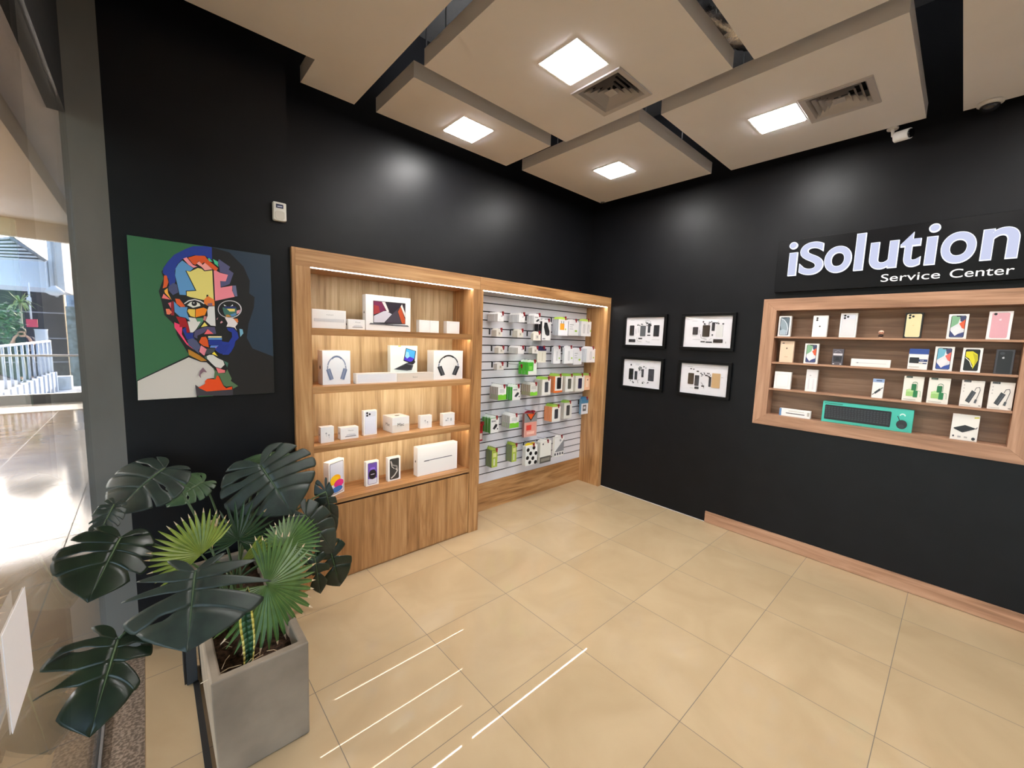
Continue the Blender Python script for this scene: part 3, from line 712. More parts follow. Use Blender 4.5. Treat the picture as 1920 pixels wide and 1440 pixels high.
PHONEO = dict(front=[(R(0, 0, .12, 1), '#e8742c'), (rrect(.34, .22, .84, .92, .09, .05), '#17181d'), (ell(.46, .82, .06, .04, 8), '#4a4c55'), (R(0, 0, 1, .12), '#e8742c')], tab='#9cc653')
PEACH = dict(front=[(R(0, 0, 1, 1), '#eebf9c'), (rrect(.25, .2, .75, .85, .09, .05), '#f6dac4'), (ell(.55, .7, .1, .06, 8), '#7a4a38')], tab='#a8cf60')
BLUET = dict(front=[(R(0, .7, 1, 1), '#3f7fa8'), (R(.2, .2, .7, .6), '#5d5f66'), (R(.3, .35, .6, .5), '#d6d7dc')], tab='#3f7fa8')
STRIPG = dict(front=[(R(.1, 0, .9, 1), '#a8bd4a'), (R(.3, .1, .6, .5), '#cfd4b4'), (R(.2, .6, .8, .85), '#d9dc9a')])
KIDS = dict(front=[([(0, .62), (1, .62), (1, 1), (0, 1)], '#8a8a8c'), ([(.12, .98), (.5, .66), (.9, .98)], '#1a1a1c'), ([(.22, .97), (.5, .72), (.8, .97)], '#e8602a'), (R(.1, .06, .9, .6), '#e09a8c'), (R(.16, .28, .55, .5), '#d9483e'), (R(.2, .1, .8, .22), '#efc2b4')], tab='#8e2230')
POLKA = dict(front=[(ell(x, y, .13, .1, 12), '#141416') for x, y in ((.2, .8), (.7, .86), (.42, .6), (.88, .56), (.16, .4), (.62, .33), (.36, .15), (.86, .1))], tab='#e6c81e')
WBOX = dict(front=[([(.0, .25), (1, .25), (1, .85)], '#8b8b90'), (R(.0, .08, .16, .2), '#4c4c50'), (R(.26, .08, .42, .2), '#4c4c50'), (R(.52, .08, .68, .2), '#4c4c50'), (R(.78, .08, .94, .2), '#4c4c50'), (ell(.58, .82, .1, .06, 8), '#a3a3a8')])
WBOXD = dict(front=[(R(0, 0, 1, .3), '#55534f'), (R(.1, .08, .9, .22), '#8d8a80'), (ell(.25, .9, .06, .05, 8), '#3c3c40')])
BLUEC = dict(front=[(R(.1, .15, .35, .75), '#dcd6c4'), (R(.5, .1, .62, .7), '#cfc8b4'), (R(0, .84, 1, 1), '#23264c')], tab='#23264c')
REDP = dict(front=[(R(0, .5, 1, 1), '#c0202c'), (R(.1, .1, .9, .45), '#e8d8d6'), (R(.3, .6, .7, .9), '#8f1420')], tab='#8e1420')
# rows: (bracket px, front rectangle px (l, t, r, b), number of packs, thickness, body, side, art, words), from the wooden divider outwards
ROWS = [
 ('upper row', c7, [
  ((285, 385), (365, 392, 440, 510), 6, .022, '#f0eff0', '#d9dadf', PLAIN, 'white charger box'),
  ((530, 405), (640, 402, 712, 522), 6, .022, '#f0eff0', '#d9dadf', PLAIN, 'white adapter box'),
  ((728, 420), (835, 412, 912, 540), 4, .022, '#efeef0', '#d9dadf', EAR, 'white earphone pack'),
  ((942, 455), (938, 480, 1042, 752), 2, .05, '#ecebec', '#17181c', SPKR, 'black speaker pack'),
  ((1047, 440), (1150, 452, 1262, 692), 5, .014, '#eceaf0', '#c8ccd8', ORANG, 'orange cable pack'),
  ((1250, 455), (1280, 482, 1402, 692), 3, .014, '#f0eff1', '#d0d2da', DOTS, 'green dotted cable pack'),
  ((1370, 470), (1412, 475, 1580, 700), 3, .014, '#eeedf0', '#cfd2da', CABLE, 'double loop cable pack')]),
 ('second row', c7, [
  ((258, 600), (350, 604, 420, 704), 5, .012, '#e9e4dc', '#cfc9c0', SMALL, 'small beige packet'),
  ((522, 612), (620, 612, 690, 714), 5, .012, '#e9e4dc', '#cfc9c0', SMALL, 'small beige packet'),
  ((737, 625), (825, 640, 916, 754), 2, .016, '#efeadf', '#d6d0c4', SMALL, 'square cream packet')]),
 ('third row', c7, [
  ((287, 810), (375, 832, 445, 920), 4, .012, '#e4dfd8', '#cbc5bd', SMALL, 'small beige packet'),
  ((500, 812), (625, 830, 700, 926), 6, .02, '#e9e7e6', '#cfcdcc', PLAIN, 'white plug packet'),
  ((722, 812), (812, 832, 882, 922), 4, .012, '#e6e1da', '#cbc5bd', SMALL, 'small cream packet'),
  ((842, 810), (880, 830, 982, 1035), 1, .012, '#e4dfd2', '#cfc9bd', BLUEC, 'navy topped cable packet'),
  ((1040, 825), (1085, 828, 1168, 1046), 2, .012, '#eeeef1', '#d2d4dc', CABL1, 'single loop cable pack'),
  ((1180, 825), (1226, 824, 1332, 1046), 2, .012, '#eeeef1', '#d2d4dc', CABL1, 'single loop cable pack'),
  ((1290, 835), (1346, 852, 1440, 1060), 3, .012, '#e8e8ec', '#cfd1d8', DOTS, 'pale cable pack'),
  ((1430, 830), (1520, 835, 1620, 1032), 5, .014, '#f0eff1', '#d0d2da', CABL1, 'single loop cable pack')]),
 ('fourth row', c7, [
  ((290, 1010), (357, 1040, 440, 1130), 3, .014, '#e6e2de', '#c9c5c2', SMALL, 'small pale packet'),
  ((490, 1015), None, 0, 0, '', '', None, ''),
  ((712, 1000), (762, 1010, 862, 1190), 3, .045, '#e8e9e4', '#4cb82e', GREENS, 'green and white pack')]),
 ('fifth row', c7, [
  ((275, 1300), (372, 1330, 470, 1512), 5, .022, '#ecece8', '#a39b92', GREENB, 'green footed pack'),
  ((490, 1300), (556, 1330, 652, 1512), 3, .03, '#eceae8', '#3fae2a', EAR, 'earphone pack'),
  ((700, 1285), (786, 1300, 872, 1456), 5, .024, '#e6e4de', '#a2917f', EARB, 'green footed earbud pack'),
  ((865, 1190), (940, 1232, 1040, 1448), 6, .015, '#efece6', '#cfc9bd', PHONE('#4a4c52'), 'grey phone case box'),
  ((1030, 1175), (1092, 1190, 1192, 1416), 5, .015, '#f0ede8', '#d98a5a', PHONEO, 'orange edged phone case box'),
  ((1180, 1165), (1240, 1190, 1332, 1404), 6, .014, '#efece6', '#cfc9bd', PHONE('#5a5a52'), 'olive phone case box'),
  ((1330, 1160), (1370, 1185, 1472, 1400), 5, .014, '#efece6', '#cfc9bd', PHONE('#23264a'), 'navy phone case box'),
  ((1428, 1150), (1475, 1180, 1562, 1382), 3, .014, '#efd9c8', '#d9b79e', PEACH, 'peach phone case box')]),
 ('sixth row', c8, [
  ((155, 470), (125, 500, 168, 740), 1, .02, '#b3323c', '#7c1822', REDP, 'red packet'),
  ((268, 400), (276, 430, 374, 628), 3, .04, '#e9e8e6', '#3f8f34', EAR, 'green sided earphone pack'),
  ((490, 378), (522, 400, 634, 562), 5, .022, '#eae8e6', '#b8b2ac', GREENB, 'green footed pack'),
  ((702, 350), (712, 368, 862, 668), 1, .03, '#d9a79c', '#8a5a55', KIDS, 'red and orange blister pack'),
  ((1003, 220), (1066, 285, 1166, 478), 6, .016, '#efece6', '#e0813c', PHONE('#3c3c42'), 'dark phone case box'),
  ((1215, 190), (1222, 232, 1312, 440), 4, .014, '#e9e6e0', '#cdc8be', PHONE('#4c4c4c'), 'grey phone case box'),
  ((1402, 175), (1450, 182, 1526, 385), 2, .014, '#dfe2ea', '#5d87a6', BLUET, 'blue topped pack')]),
 ('bottom row', c8, [
  ((242, 800), (290, 845, 357, 1070), 4, .02, '#a8bd4a', '#5d6650', STRIPG, 'tall green striped pack'),
  ((512, 745), (550, 780, 603, 1000), 4, .02, '#a8bd4a', '#6b7458', STRIPG, 'tall green striped pack'),
  ((692, 715), (728, 790, 866, 1028), 1, .05, '#f2f1ee', '#d9d7d0', POLKA, 'polka dot box'),
  ((862, 690), (915, 740, 1042, 1000), 2, .03, '#e9e6df', '#cfcbc2', WBOXD, 'white box with a dark foot'),
  ((960, 665), (1045, 690, 1198, 925), 1, .03, '#efedea', '#d4d1ca', WBOX, 'white box with a grey triangle')]),
]
proto = None
placed = []
for rname, cv, hooks in ROWS:
    for hi, (br, fr, n, d, body, side, art, words_) in enumerate(hooks):
        pb = at(*cv(br), 'y', DB)
        zg = min(lines, key=lambda g: abs(g - pb.z))            # the nearest groove carries the hook
        hx = max(XB + .03, min(XI1 - .03, pb.x))
        yf, w, h = .12, 0, 0
        if fr:
            cu_, top_, bot_ = (fr[0] + fr[2]) / 2, fr[1], fr[3]
            # distance of the front pack: where its sight line crosses the hook's own x
            best = min((abs(at(*cv((cu_, top_)), 'y', .05 + .01 * k).x - hx), .05 + .01 * k) for k in range(21))
            yf = max(.05, min(best[1], DB - .02 - n * (d + .002)))
            if DB - .02 - n * (d + .002) < .05: yf = .05
            a, b = at(*cv((fr[0], top_)), 'y', yf), at(*cv((fr[2], bot_)), 'y', yf)
            w = b.x - a.x; h = a.z - b.z; px = (a.x + b.x) / 2
            px = max(XB + w / 2 + .004, min(XI1 - w / 2 - .004, px))
            for (qx, qw, qz0, qz1) in placed:      # neighbours on the wall never touch
                if a.z > qz0 - .012 and a.z - h < qz1 + .012 and abs(px - qx) < (w + qw) / 2 + .003: w2 = max(.72 * w, 2 * (abs(px - qx) - .003) - qw); px += max(0, (w2 + qw) / 2 + .003 - abs(px - qx)) * (1 if px > qx else -1); w = w2
            placed.append((px, w, a.z - h, a.z))
            hx = px; zt_ = a.z
        else: zt_ = zg - .03
        rodz = zt_ + .0115 if fr else zg - .02
        where = '%s hook from divider, %s' % (ORD[hi], rname)
        t = thing('display_hook', 'metal display hook with red lock, ' + where, 'hook', (hx, DB, rodz), group='slatwall display hooks', kind='thing')
        tip = yf - .03 - DB
        if proto is None or True:
            add('bracket', MB().box((-.008, -.0045, min(-.03, zg - rodz - .055)), (.008, -.0005, zg - rodz + .004), M_BRK), t)
            add('rod', MB().tube([(0, -.003, 0), (0, tip, 0), (0, tip - .004, .008)], .0024, M_HOOK, 6), t)
            add('lock_tag', MB().box((-.009, tip - .004, -.014), (.009, tip + .006, .006), M_LOCK).box((-.006, tip - .006, -.032), (.006, tip + .001, -.014), M_LOCK), t, label='dark red plastic lock')
        if not fr: continue
        me = pack_mesh('hanging_pack', w, h, d, body, side, art, min(.02, h * .16))
        gap = min(d + .0035, (DB - .012 - yf) / max(1, n))
        for k in range(n):
            o = bpy.data.objects.new('hanging_pack', me); COL.objects.link(o)
            o.location = (hx, yf + d + k * gap if gap >= d else yf + d + k * gap, rodz - .0045)
            pos = 'only' if n == 1 else ('front' if k == 0 else ('rear' if k == n - 1 else ORD[k]))
            lab = '%s, %s on %s' % (words_, {'only': 'alone', 'front': 'frontmost', 'rear': 'rearmost'}.get(pos, pos + ' back'), where)
            tag(o, lab, 'hanging pack', 'packs on the slatwall hooks', 'thing')
# ================================================================== DISPLAY CASE IN THE SIDE WALL
Y0, Y1, YI0, YI1 = -1.551, -3.079, -1.652, -2.976
Z0, Z1, ZI0, ZI1 = 1.037, 2.1085, 1.133, 2.0105
XF, XB_ = -.012, .115
dc = thing('display_case', 'shallow walnut display case in the black side wall under the shop sign', 'display case', (0, 0, 0), kind='thing')
def frame_side(pts): return MB().prism([(XF, y, z) for y, z in pts], (-XF - .0005, 0, 0), M_CASE_Y)
for pts, m in (([(Y0, Z1), (Y1, Z1), (YI1, ZI1), (YI0, ZI1)], M_CASE_Y), ([(Y0, Z0), (YI0, ZI0), (YI1, ZI0), (Y1, Z0)], M_CASE_Y), ([(Y0, Z0), (Y0, Z1), (YI0, ZI1), (YI0, ZI0)], M_CASE_Z), ([(Y1, Z0), (YI1, ZI0), (YI1, ZI1), (Y1, Z1)], M_CASE_Z)):
    add('frame_board', MB().prism([(XF, y, z) for y, z in pts], (-XF - .0008, 0, 0), m), dc, bevel=.0012)
add('back_panel', MB().box((XB_, YI1 - .012, ZI0 - .012), (XB_ + .012, YI0 + .012, ZI1 + .012), M_CASE_B), dc)
add('side_board', MB().box((0, YI0, ZI0 - .012), (XB_, YI0 + .014, ZI1 + .012), M_CASE_Z), dc)
add('side_board', MB().box((0, YI1 - .014, ZI0 - .012), (XB_, YI1, ZI1 + .012), M_CASE_Z), dc)
add('top_board', MB().box((0, YI1, ZI1), (XB_, YI0, ZI1 + .014), M_CASE_Y), dc)
add('bottom_board', MB().box((0, YI1, ZI0 - .014), (XB_, YI0, ZI0), M_CASE_Y), dc)
CS = [1.7965, 1.582, 1.3575, ZI0]
for z in CS[:3]: add('shelf', MB().box((-.004, YI1 + .0008, z - .0145), (XB_ - .0005, YI0 - .0008, z), M_CASE_Y), dc, bevel=.0006)

A_ = lambda *p: (1400 + p[0] / 7.111, 560 + p[1] / 7.111)
B_ = lambda *p: (1650 + p[0] / 7.111, 560 + p[1] / 7.111)
C_ = lambda *p: (1400 + p[0] / 3.692, 680 + p[1] / 3.692)
G2 = 'boxes in the walnut wall case'
RW = 'right'
def case(name, label, q, row, depth, items=(), color=WH, pv=.02):
    return carton(name, label, 'box', G2, *q, RW, depth, CS[row], items, color, pv)
case('phone_box', 'white phone box with a dusky blue screen, topmost case row', (A_(433, 222), A_(602, 217), A_(577, 495), A_(415, 490)), 0, .035, art_screen(SCR_DUSK, '#2c3138'))
case('phone_box', 'white box with a white two-camera phone, topmost case row', (A_(893, 215), A_(1093, 215), A_(1063, 503), A_(867, 498)), 0, .03, art_cams('#ece9ea', 2, '#dcd8d8', '#3b3b3e', False, .06))
case('phone_box', 'white box with a silver three-camera phone beside the tiny figurine', (A_(1260, 185), A_(1488, 183), A_(1450, 510), A_(1228, 503)), 0, .03, art_cams('#d9dade', 3, '#b3b5bb', None, True))
case('phone_box', 'black box with a gold three-camera phone, topmost case row', (B_(345, 172), B_(588, 168), B_(548, 515), B_(307, 510)), 0, .03, art_cams('#e6d7a8', 3, '#f0e6c4', '#dccb98', False, .1), '#15110f')
case('phone_box', 'white phone box with a green and orange screen, topmost case row', (B_(925, 198), B_(1195, 198), B_(1148, 530), B_(880, 528)), 0, .03, art_screen(SCR_FLOW))
case('phone_box', 'white box with a pink phone, topmost case row', (B_(1465, 160), B_(1790, 152), B_(1730, 535), B_(1410, 532)), 0, .03, art_cams('#d9a3ae', 1, '#cdb3bb', '#f7dfe4', False, .14), '#f4eef0')
case('phone_box', 'pale gold phone box in the row below the dusky blue phone', (A_(455, 565), A_(640, 567), A_(606, 852), A_(429, 845)), 1, .03, [('poly', ell(.22, .9, .1, .022, 12), '#4a3d33')] + apple(.5, .66, .06, 1.6, '#5a4636') + [('poly', [(.38, .25), (.62, .25), (.62, .27), (.38, .27)], '#c49a7c')], '#e9cdb2')
case('phone_box', 'white phone box with a green and orange screen, second case row', (A_(783, 598), A_(968, 600), A_(938, 872), A_(755, 862)), 1, .03, art_screen(SCR_FLOW))
bl = case('blister_pack', 'smoky clear blister pack with a white label band', (A_(1158, 662), A_(1295, 662), A_(1280, 880), A_(1125, 876)), 1, .022, [('poly', [(.08, .60), (.9, .60), (.9, .72), (.08, .72)], '#cfccd2'), ('poly', [(.15, .2), (.85, .2), (.9, .55), (.1, .55)], '#2a2830'), ('poly', [(.3, .3), (.7, .3), (.6, .5), (.4, .5)], '#15141a'), ('poly', [(.1, .05), (.25, .05), (.25, .1), (.1, .1)], '#d6d3d9'), ('poly', [(.75, .05), (.9, .05), (.9, .1), (.75, .1)], '#d6d3d9'), ('poly', ribbon([(.2, .8), (.5, .9), (.8, .8)], .02, 1.4), '#8d8a96')], '#57535c')
case('pencil_box', 'long flat white box with a thin stylus drawing', (A_(1393, 797), B_(145, 815), B_(135, 918), A_(1385, 897)), 1, .022, [('poly', [(.16, .42), (.9, .45), (.9, .49), (.16, .5)], '#c9c8cc'), ('poly', [(.12, .46), (.19, .4), (.2, .56)], '#8f8d94')])
case('drive_box', 'white box with a blue header and black drive pictured', (B_(395, 668), B_(658, 662), B_(628, 945), B_(362, 935)), 1, .025, [('poly', [(0, .74), (1, .74), (1, 1), (0, 1)], '#2f4d94'), ('poly', rrect(.06, .3, .55, .58, .03, .03), '#17191e'), ('poly', [(.55, .38), (.97, .38), (.97, .5), (.55, .5)], '#2c3f70'), ('text', (.62, .78, .41, .47), '#dfe6f4', '2.0'), ('poly', [(.55, .28), (.9, .28), (.9, .33), (.55, .33)], '#c7c3b8'), ('poly', [(.75, .28), (.95, .28), (.95, .33), (.75, .33)], '#2c3f70'), ('poly', [(.06, .1), (.6, .1), (.6, .14), (.06, .14)], '#cdc9be')])
case('phone_box', 'white phone box with a blue and coral screen, second case row', (B_(737, 640), B_(1002, 642), B_(957, 968), B_(703, 960)), 1, .03, art_screen(SCR_FLOWB))
case('phone_box', 'white phone box with a yellow shape on black screen', (B_(1110, 655), B_(1382, 660), B_(1333, 990), B_(1068, 978)), 1, .03, art_screen(SCR_YELLOW, notch=False))
case('phone_box', 'dark phone box with a black phone at the end of the second case row', (B_(1545, 655), B_(1812, 660), B_(1765, 985), B_(1525, 985)), 1, .028, [('poly', rrect(.12, .03, .88, .95, .08, .05), '#131317'), ('poly', ell(.34, .84, .14, .06, 12), '#33343c')] + apple(.42, .66, .07, 1.9, '#b9b9c0'), '#3a393f')
case('charger_box', 'square white charger box at the start of the third case row', (A_(375, 970), A_(600, 975), A_(578, 1208), A_(360, 1190)), 2, .03, ART_SQUARE)
case('cable_box', 'narrow tall white cable box in the third case row', (A_(808, 935), A_(958, 943), A_(922, 1235), A_(768, 1225)), 2, .03, [('poly', [(.05, .62), (.95, .62), (.95, .97), (.05, .97)], '#e3e0e2'), ('poly', [(.2, .1), (.36, .1), (.36, .6), (.2, .6)], '#dedde1'), ('poly', [(.6, .1), (.76, .1), (.76, .6), (.6, .6)], '#dedde1'), ('poly', [(.3, .72), (.45, .72), (.45, .75), (.3, .75)], '#a7a5aa')])
case('adapter_pack', 'white pack with a blue header and slanted black plug', (A_(1690, 1060), A_(1840, 1060), A_(1812, 1320), A_(1658, 1308)), 2, .02, [('poly', [(0, .82), (1, .82), (1, 1), (0, 1)], '#8fa8d0'), ('poly', [(.3, .88), (.8, .88), (.8, .94), (.3, .94)], '#4a5f86'), ('poly', ribbon([(.05, .16), (.3, .26), (.7, .46), (.95, .56)], .03, 1.7), '#1d1f22'), ('poly', ribbon([(.28, .25), (.72, .47)], .09, 1.7), '#33373d')])
def art_plugs():
    return [('poly', [(.1, .93), (.42, .93), (.42, 1), (.1, 1)], '#33443c'), ('text', (.14, .38, .945, .975), '#a9b5ae', 'power'), ('poly', rrect(.18, .2, .56, .46, .04, .03), '#9cc87a'), ('poly', [(.18, .38), (.3, .5), (.56, .46), (.56, .38)], '#b5d898'),
            ('poly', rrect(.54, .17, .76, .44, .03, .03), '#1f7a45'), ('poly', rrect(.42, .44, .66, .70, .03, .03), '#1c6e3e'), ('poly', ribbon(ell(.58, .72, .12, .06, 10, 0, 180), .012, 1.2), '#2a6b46'),
            ('poly', ribbon([(.7, .72), (.7, .46)], .01, 1.2), '#4a8a62'), ('poly', ribbon([(.76, .44), (.88, .42), (.9, .2)], .01, 1.2), '#5a9a70'), ('poly', [(.08, .06), (.7, .06), (.7, .09), (.08, .09)], '#b9b7b0')]
case('charger_box', 'white box with green chargers, nearer the slanted plug pack', (B_(330, 1013), B_(595, 1025), B_(558, 1362), B_(287, 1340)), 2, .03, art_plugs(), '#e9e6dd')
case('charger_box', 'white box with green chargers, nearer the cable hub boxes', (B_(665, 1033), B_(952, 1050), B_(902, 1398), B_(612, 1365)), 2, .03, art_plugs(), '#e9e6dd')
def art_hub():
    return [('poly', [(.08, .93), (.4, .93), (.4, 1), (.08, 1)], '#33373a'), ('text', (.12, .36, .945, .975), '#b3b7ba', 'hub'), ('poly', ribbon([(.34, .18), (.58, .6)], .11, 1.2), '#3a3d42'), ('poly', ribbon([(.39, .2), (.6, .56)], .015, 1.2), '#55595f'),
            ('poly', ribbon([(.6, .62), (.66, .74), (.8, .76), (.84, .66), (.76, .4), (.72, .28)], .014, 1.2), '#3f4247'), ('poly', ribbon([(.72, .3), (.68, .16)], .05, 1.2), '#4b4f55'),
            ('poly', ell(.12, .82, .03, .025, 8), '#b9b7b4'), ('poly', ell(.12, .7, .03, .025, 8), '#b9b7b4'), ('poly', ell(.12, .58, .03, .025, 8), '#b9b7b4'), ('poly', [(.06, .05), (.5, .05), (.5, .075), (.06, .075)], '#bcb9b3'), ('poly', [(.85, .05), (.95, .05), (.95, .09), (.85, .09)], '#9a9893')]
case('hub_box', 'white box with a grey cable hub, nearer the green charger boxes', (C_(1497, 112), C_(1655, 120), C_(1625, 305), C_(1467, 290)), 2, .03, art_hub(), '#e6e3de')
case('hub_box', 'white box with a grey cable hub at the end of the third case row', (C_(1692, 125), C_(1860, 133), C_(1838, 325), C_(1662, 312)), 2, .03, art_hub(), '#e6e3de')
case('stylus_box', 'low white box with a dark stylus and blue end, bottom case row', (C_(235, 314), C_(445, 332), C_(437, 388), C_(217, 358)), 3, .035, [('poly', [(.22, .38), (.82, .36), (.82, .46), (.22, .48)], '#2b2c30'), ('poly', [(0, 0), (.07, 0), (.07, 1), (0, 1)], '#5f86b4'), ('poly', [(.3, .7), (.8, .7), (.8, .78), (.3, .78)], '#c9c5bd'), ('poly', [(.9, .3), (.97, .3), (.97, .8), (.9, .8)], '#b9b5ad')])
kb = [('poly', [(.02, .88), (.24, .88), (.24, .94), (.02, .94)], '#2f8f80'), ('poly', rrect(.03, .13, .78, .84, .015, .05), '#1d1f24'), ('poly', [(.035, .13), (.775, .13), (.775, .2), (.035, .2)], '#0f1013')]
for r in range(6):
    for c in range(21):
        x = .045 + c * .0345 + (r % 2) * .004; y = .24 + r * .097
        if x + .026 < .77: kb.append(('poly', [(x, y), (x + .026, y), (x + .026, y + .068), (x, y + .068)], '#34373d'))
kb += [('poly', ell(.9, .36, .055, .2, 20), '#1b1d21'), ('poly', ell(.9, .28, .03, .08, 12), '#2b2e34'), ('poly', ribbon([(.875, .52), (.865, .62), (.85, .72)], .004, .22), '#16181b'), ('poly', ribbon(ell(.9, .74, .025, .08, 10, 0, 180), .006, .22), '#d6efe9'), ('text', (.40, .49, .03, .085), '#2a7a6e', 'keyboard')]
case('keyboard_box', 'turquoise box with a black keyboard and mouse pictured', (C_(530, 266), C_(1160, 333), C_(1140, 490), C_(515, 405)), 3, .04, kb, '#46bfae')
case('drive_box', 'white box with a black drive pictured, bottom case row', (C_(1427, 350), C_(1620, 365), C_(1592, 548), C_(1407, 522)), 3, .03, [('poly', [(.1, .46), (.44, .34), (.86, .52), (.5, .6)], '#17181c'), ('poly', [(.1, .46), (.44, .34), (.44, .3), (.1, .42)], '#0c0d10'), ('poly', [(.44, .34), (.86, .52), (.86, .47), (.44, .3)], '#222429'), ('poly', ribbon([(.84, .5), (.92, .5), (.95, .56)], .015, 1), '#2a2c30'), ('poly', [(.8, .88), (.97, .9), (.97, .95), (.8, .93)], '#d6d05e'), ('poly', ell(.12, .14, .04, .04, 10), '#55585e'), ('poly', [(.28, .1), (.4, .1), (.4, .16), (.28, .16)], '#a4a4a6'), ('poly', [(.52, .1), (.64, .1), (.64, .16), (.52, .16)], '#b5b4b2'), ('poly', ell(.86, .1, .07, .06, 12), '#2f3136')], '#eae8e3')
# tiny figurine on the top shelf of the case
p = at(1651.7, 629, 'x', .03)
t = thing('figurine', 'tiny pink headed figurine standing between phone boxes in the wall case', 'figurine', (.03, p.y, CS[0] + .0004), -math.pi / 2, kind='thing')
add('stand', MB().lathe([(.009, 0), (.010, .003), (.005, .006)], (0, 0, 0), mat('#c79a84', .5), 14), t)
add('torso', MB().lathe([(.006, .005), (.010, .012), (.011, .02), (.007, .026)], (0, 0, 0), mat('#2a1714', .5), 14).tube([(-.009, 0, .02), (-.013, -.004, .014), (-.010, -.008, .010)], .003, mat('#2a1714', .5), 6).tube([(.009, 0, .02), (.013, -.004, .014), (.010, -.008, .010)], .003, mat('#2a1714', .5), 6), t)
add('head', MB().ball((0, 0, .038), .0155, mat('#dba48c', .4), 14, 8, (.95, .9, .95)).ball((-.006, -.0125, .038), .002, mat('#2a1a16', .4), 6, 4).ball((.006, -.0125, .038), .002, mat('#2a1a16', .4), 6, 4), t)
add('hat', MB().lathe([(.0155, .040), (.0145, .046), (.009, .052), (.002, .054)], (0, 0, 0), mat('#e9c3b0', .4), 14), t)

# ================================================================== SHOP SIGN
sg = thing('shop_sign', 'black sign board with glowing white letters reading iSolution Service Center', 'sign', (0, 0, 0), kind='thing')
M_SIGN = mat('#07070a', .35, 0, .2)
SY0, SY1, SZ0, SZ1, SX = -1.628, -2.985, 2.157, 2.566, -.045
add('board', MB().box((SX, SY1, SZ0), (-.001, SY0, SZ1), M_SIGN), sg, bevel=.002)
M_GLOW = lamp_mat('sign_letter_glow', (.72, .76, 1.0), .90)
M_RIM = lamp_mat('sign_letter_edge_glow', (.88, .91, 1.0), 1.35)
def glyph_solid(bm, ch, y0, y1, z0, z1, fat, x_front, x_back, mi):
    cu = bpy.data.curves.new('letter', 'FONT'); cu.body = ch; cu.resolution_u = 8; cu.offset = fat
    o = bpy.data.objects.new('letter', cu); COL.objects.link(o)
    dg = bpy.context.evaluated_depsgraph_get(); me = bpy.data.meshes.new_from_object(o.evaluated_get(dg))
    bpy.data.objects.remove(o); bpy.data.curves.remove(cu)
    b2 = bmesh.new(); b2.from_mesh(me); bpy.data.meshes.remove(me)
    bmesh.ops.remove_doubles(b2, verts=b2.verts, dist=1e-5)
    ax, bx = min(v.co.x for v in b2.verts), max(v.co.x for v in b2.verts); ay, by = min(v.co.y for v in b2.verts), max(v.co.y for v in b2.verts)
    for v in b2.verts: v.co = Vector((x_front, y0 + (v.co.x - ax) / (bx - ax) * (y1 - y0), z0 + (v.co.y - ay) / (by - ay) * (z1 - z0)))
    ret = bmesh.ops.extrude_face_region(b2, geom=b2.faces[:])
    for g in ret['geom']:
        if isinstance(g, bmesh.types.BMVert): g.co.x = x_back
    bmesh.ops.recalc_face_normals(b2, faces=b2.faces)
    mp = {v: bm.verts.new(v.co) for v in b2.verts}
    for f in b2.faces:
        nf = bm.faces.new([mp[v] for v in f.verts]); nf.material_index = mi
    b2.free()
def letter(ch, y0, y1, z0, z1, fat, key):
    """One raised letter: bright bevelled edge form with a softer glowing face set on it."""
    bm = bmesh.new()
    glyph_solid(bm, ch, y0, y1, z0, z1, fat, SX - .020, SX - .0005, 0)
    k = .0042
    glyph_solid(bm, ch, y0 - k, y1 + k, z0 + k, z1 - k, fat - .011, SX - .0225, SX - .0201, 1)
    m2 = bpy.data.meshes.new('raised_letter'); m2.materials.append(M_RIM); m2.materials.append(M_GLOW)
    bm.to_mesh(m2); bm.free()
    ob = bpy.data.objects.new('raised_letter', m2); COL.objects.link(ob); ob.parent = sg
zb, zx, za = 2.281, 2.470, 2.545
for ch, a, b, z0, z1 in (('\u0131', -1.716, -1.772, zb, 2.463), ('S', -1.788, -1.946, zb - .003, 2.529), ('o', -1.950, -2.113, zb - .004, 2.474), ('l', -2.129, -2.183, zb, 2.545), ('u', -2.212, -2.362, zb - .003, 2.468),
                           ('t', -2.370, -2.477, zb - .004, 2.510), ('\u0131', -2.495, -2.548, zb, 2.465), ('o', -2.566, -2.722, zb - .004, 2.475), ('n', -2.741, -2.892, zb, 2.472)):
    letter(ch, a, b, z0, z1, .026, ch)
for yc in (-1.738, -2.526):
    add('letter_dot', MB().lathe([(.0275, -.0005), (.0275, -.022)], (SX, yc, 2.518), M_RIM, 24, 'x', False), sg)
    dmb = MB(); dmb.quad([(SX - .0224, yc + math.cos(a) * .0215, 2.518 + math.sin(a) * .0215) for a in [2 * math.pi * i / 28 for i in range(28)]], M_GLOW); add('dot_face', dmb, sg, normals=False)
def small_word(word, a, b, z0, z1):
    vs_, fs_ = glyphs(word); mb = MB()
    ax, bx = min(v.x for v in vs_), max(v.x for v in vs_); ay, by = min(v.y for v in vs_), max(v.y for v in vs_)
    for v in vs_: mb.v.append(Vector((SX - .0012, a + (v.x - ax) / (bx - ax) * (b - a), z0 + (v.y - ay) / (by - ay) * (z1 - z0))))
    M = mat('#f2f2f6', .4, emit=.25)
    for f in fs_: mb.face(list(f), M)
    add('small_lettering', mb, sg, normals=False)
small_word('Service', -2.288, -2.580, 2.190, 2.243); small_word('Center', -2.623, -2.890, 2.188, 2.243)

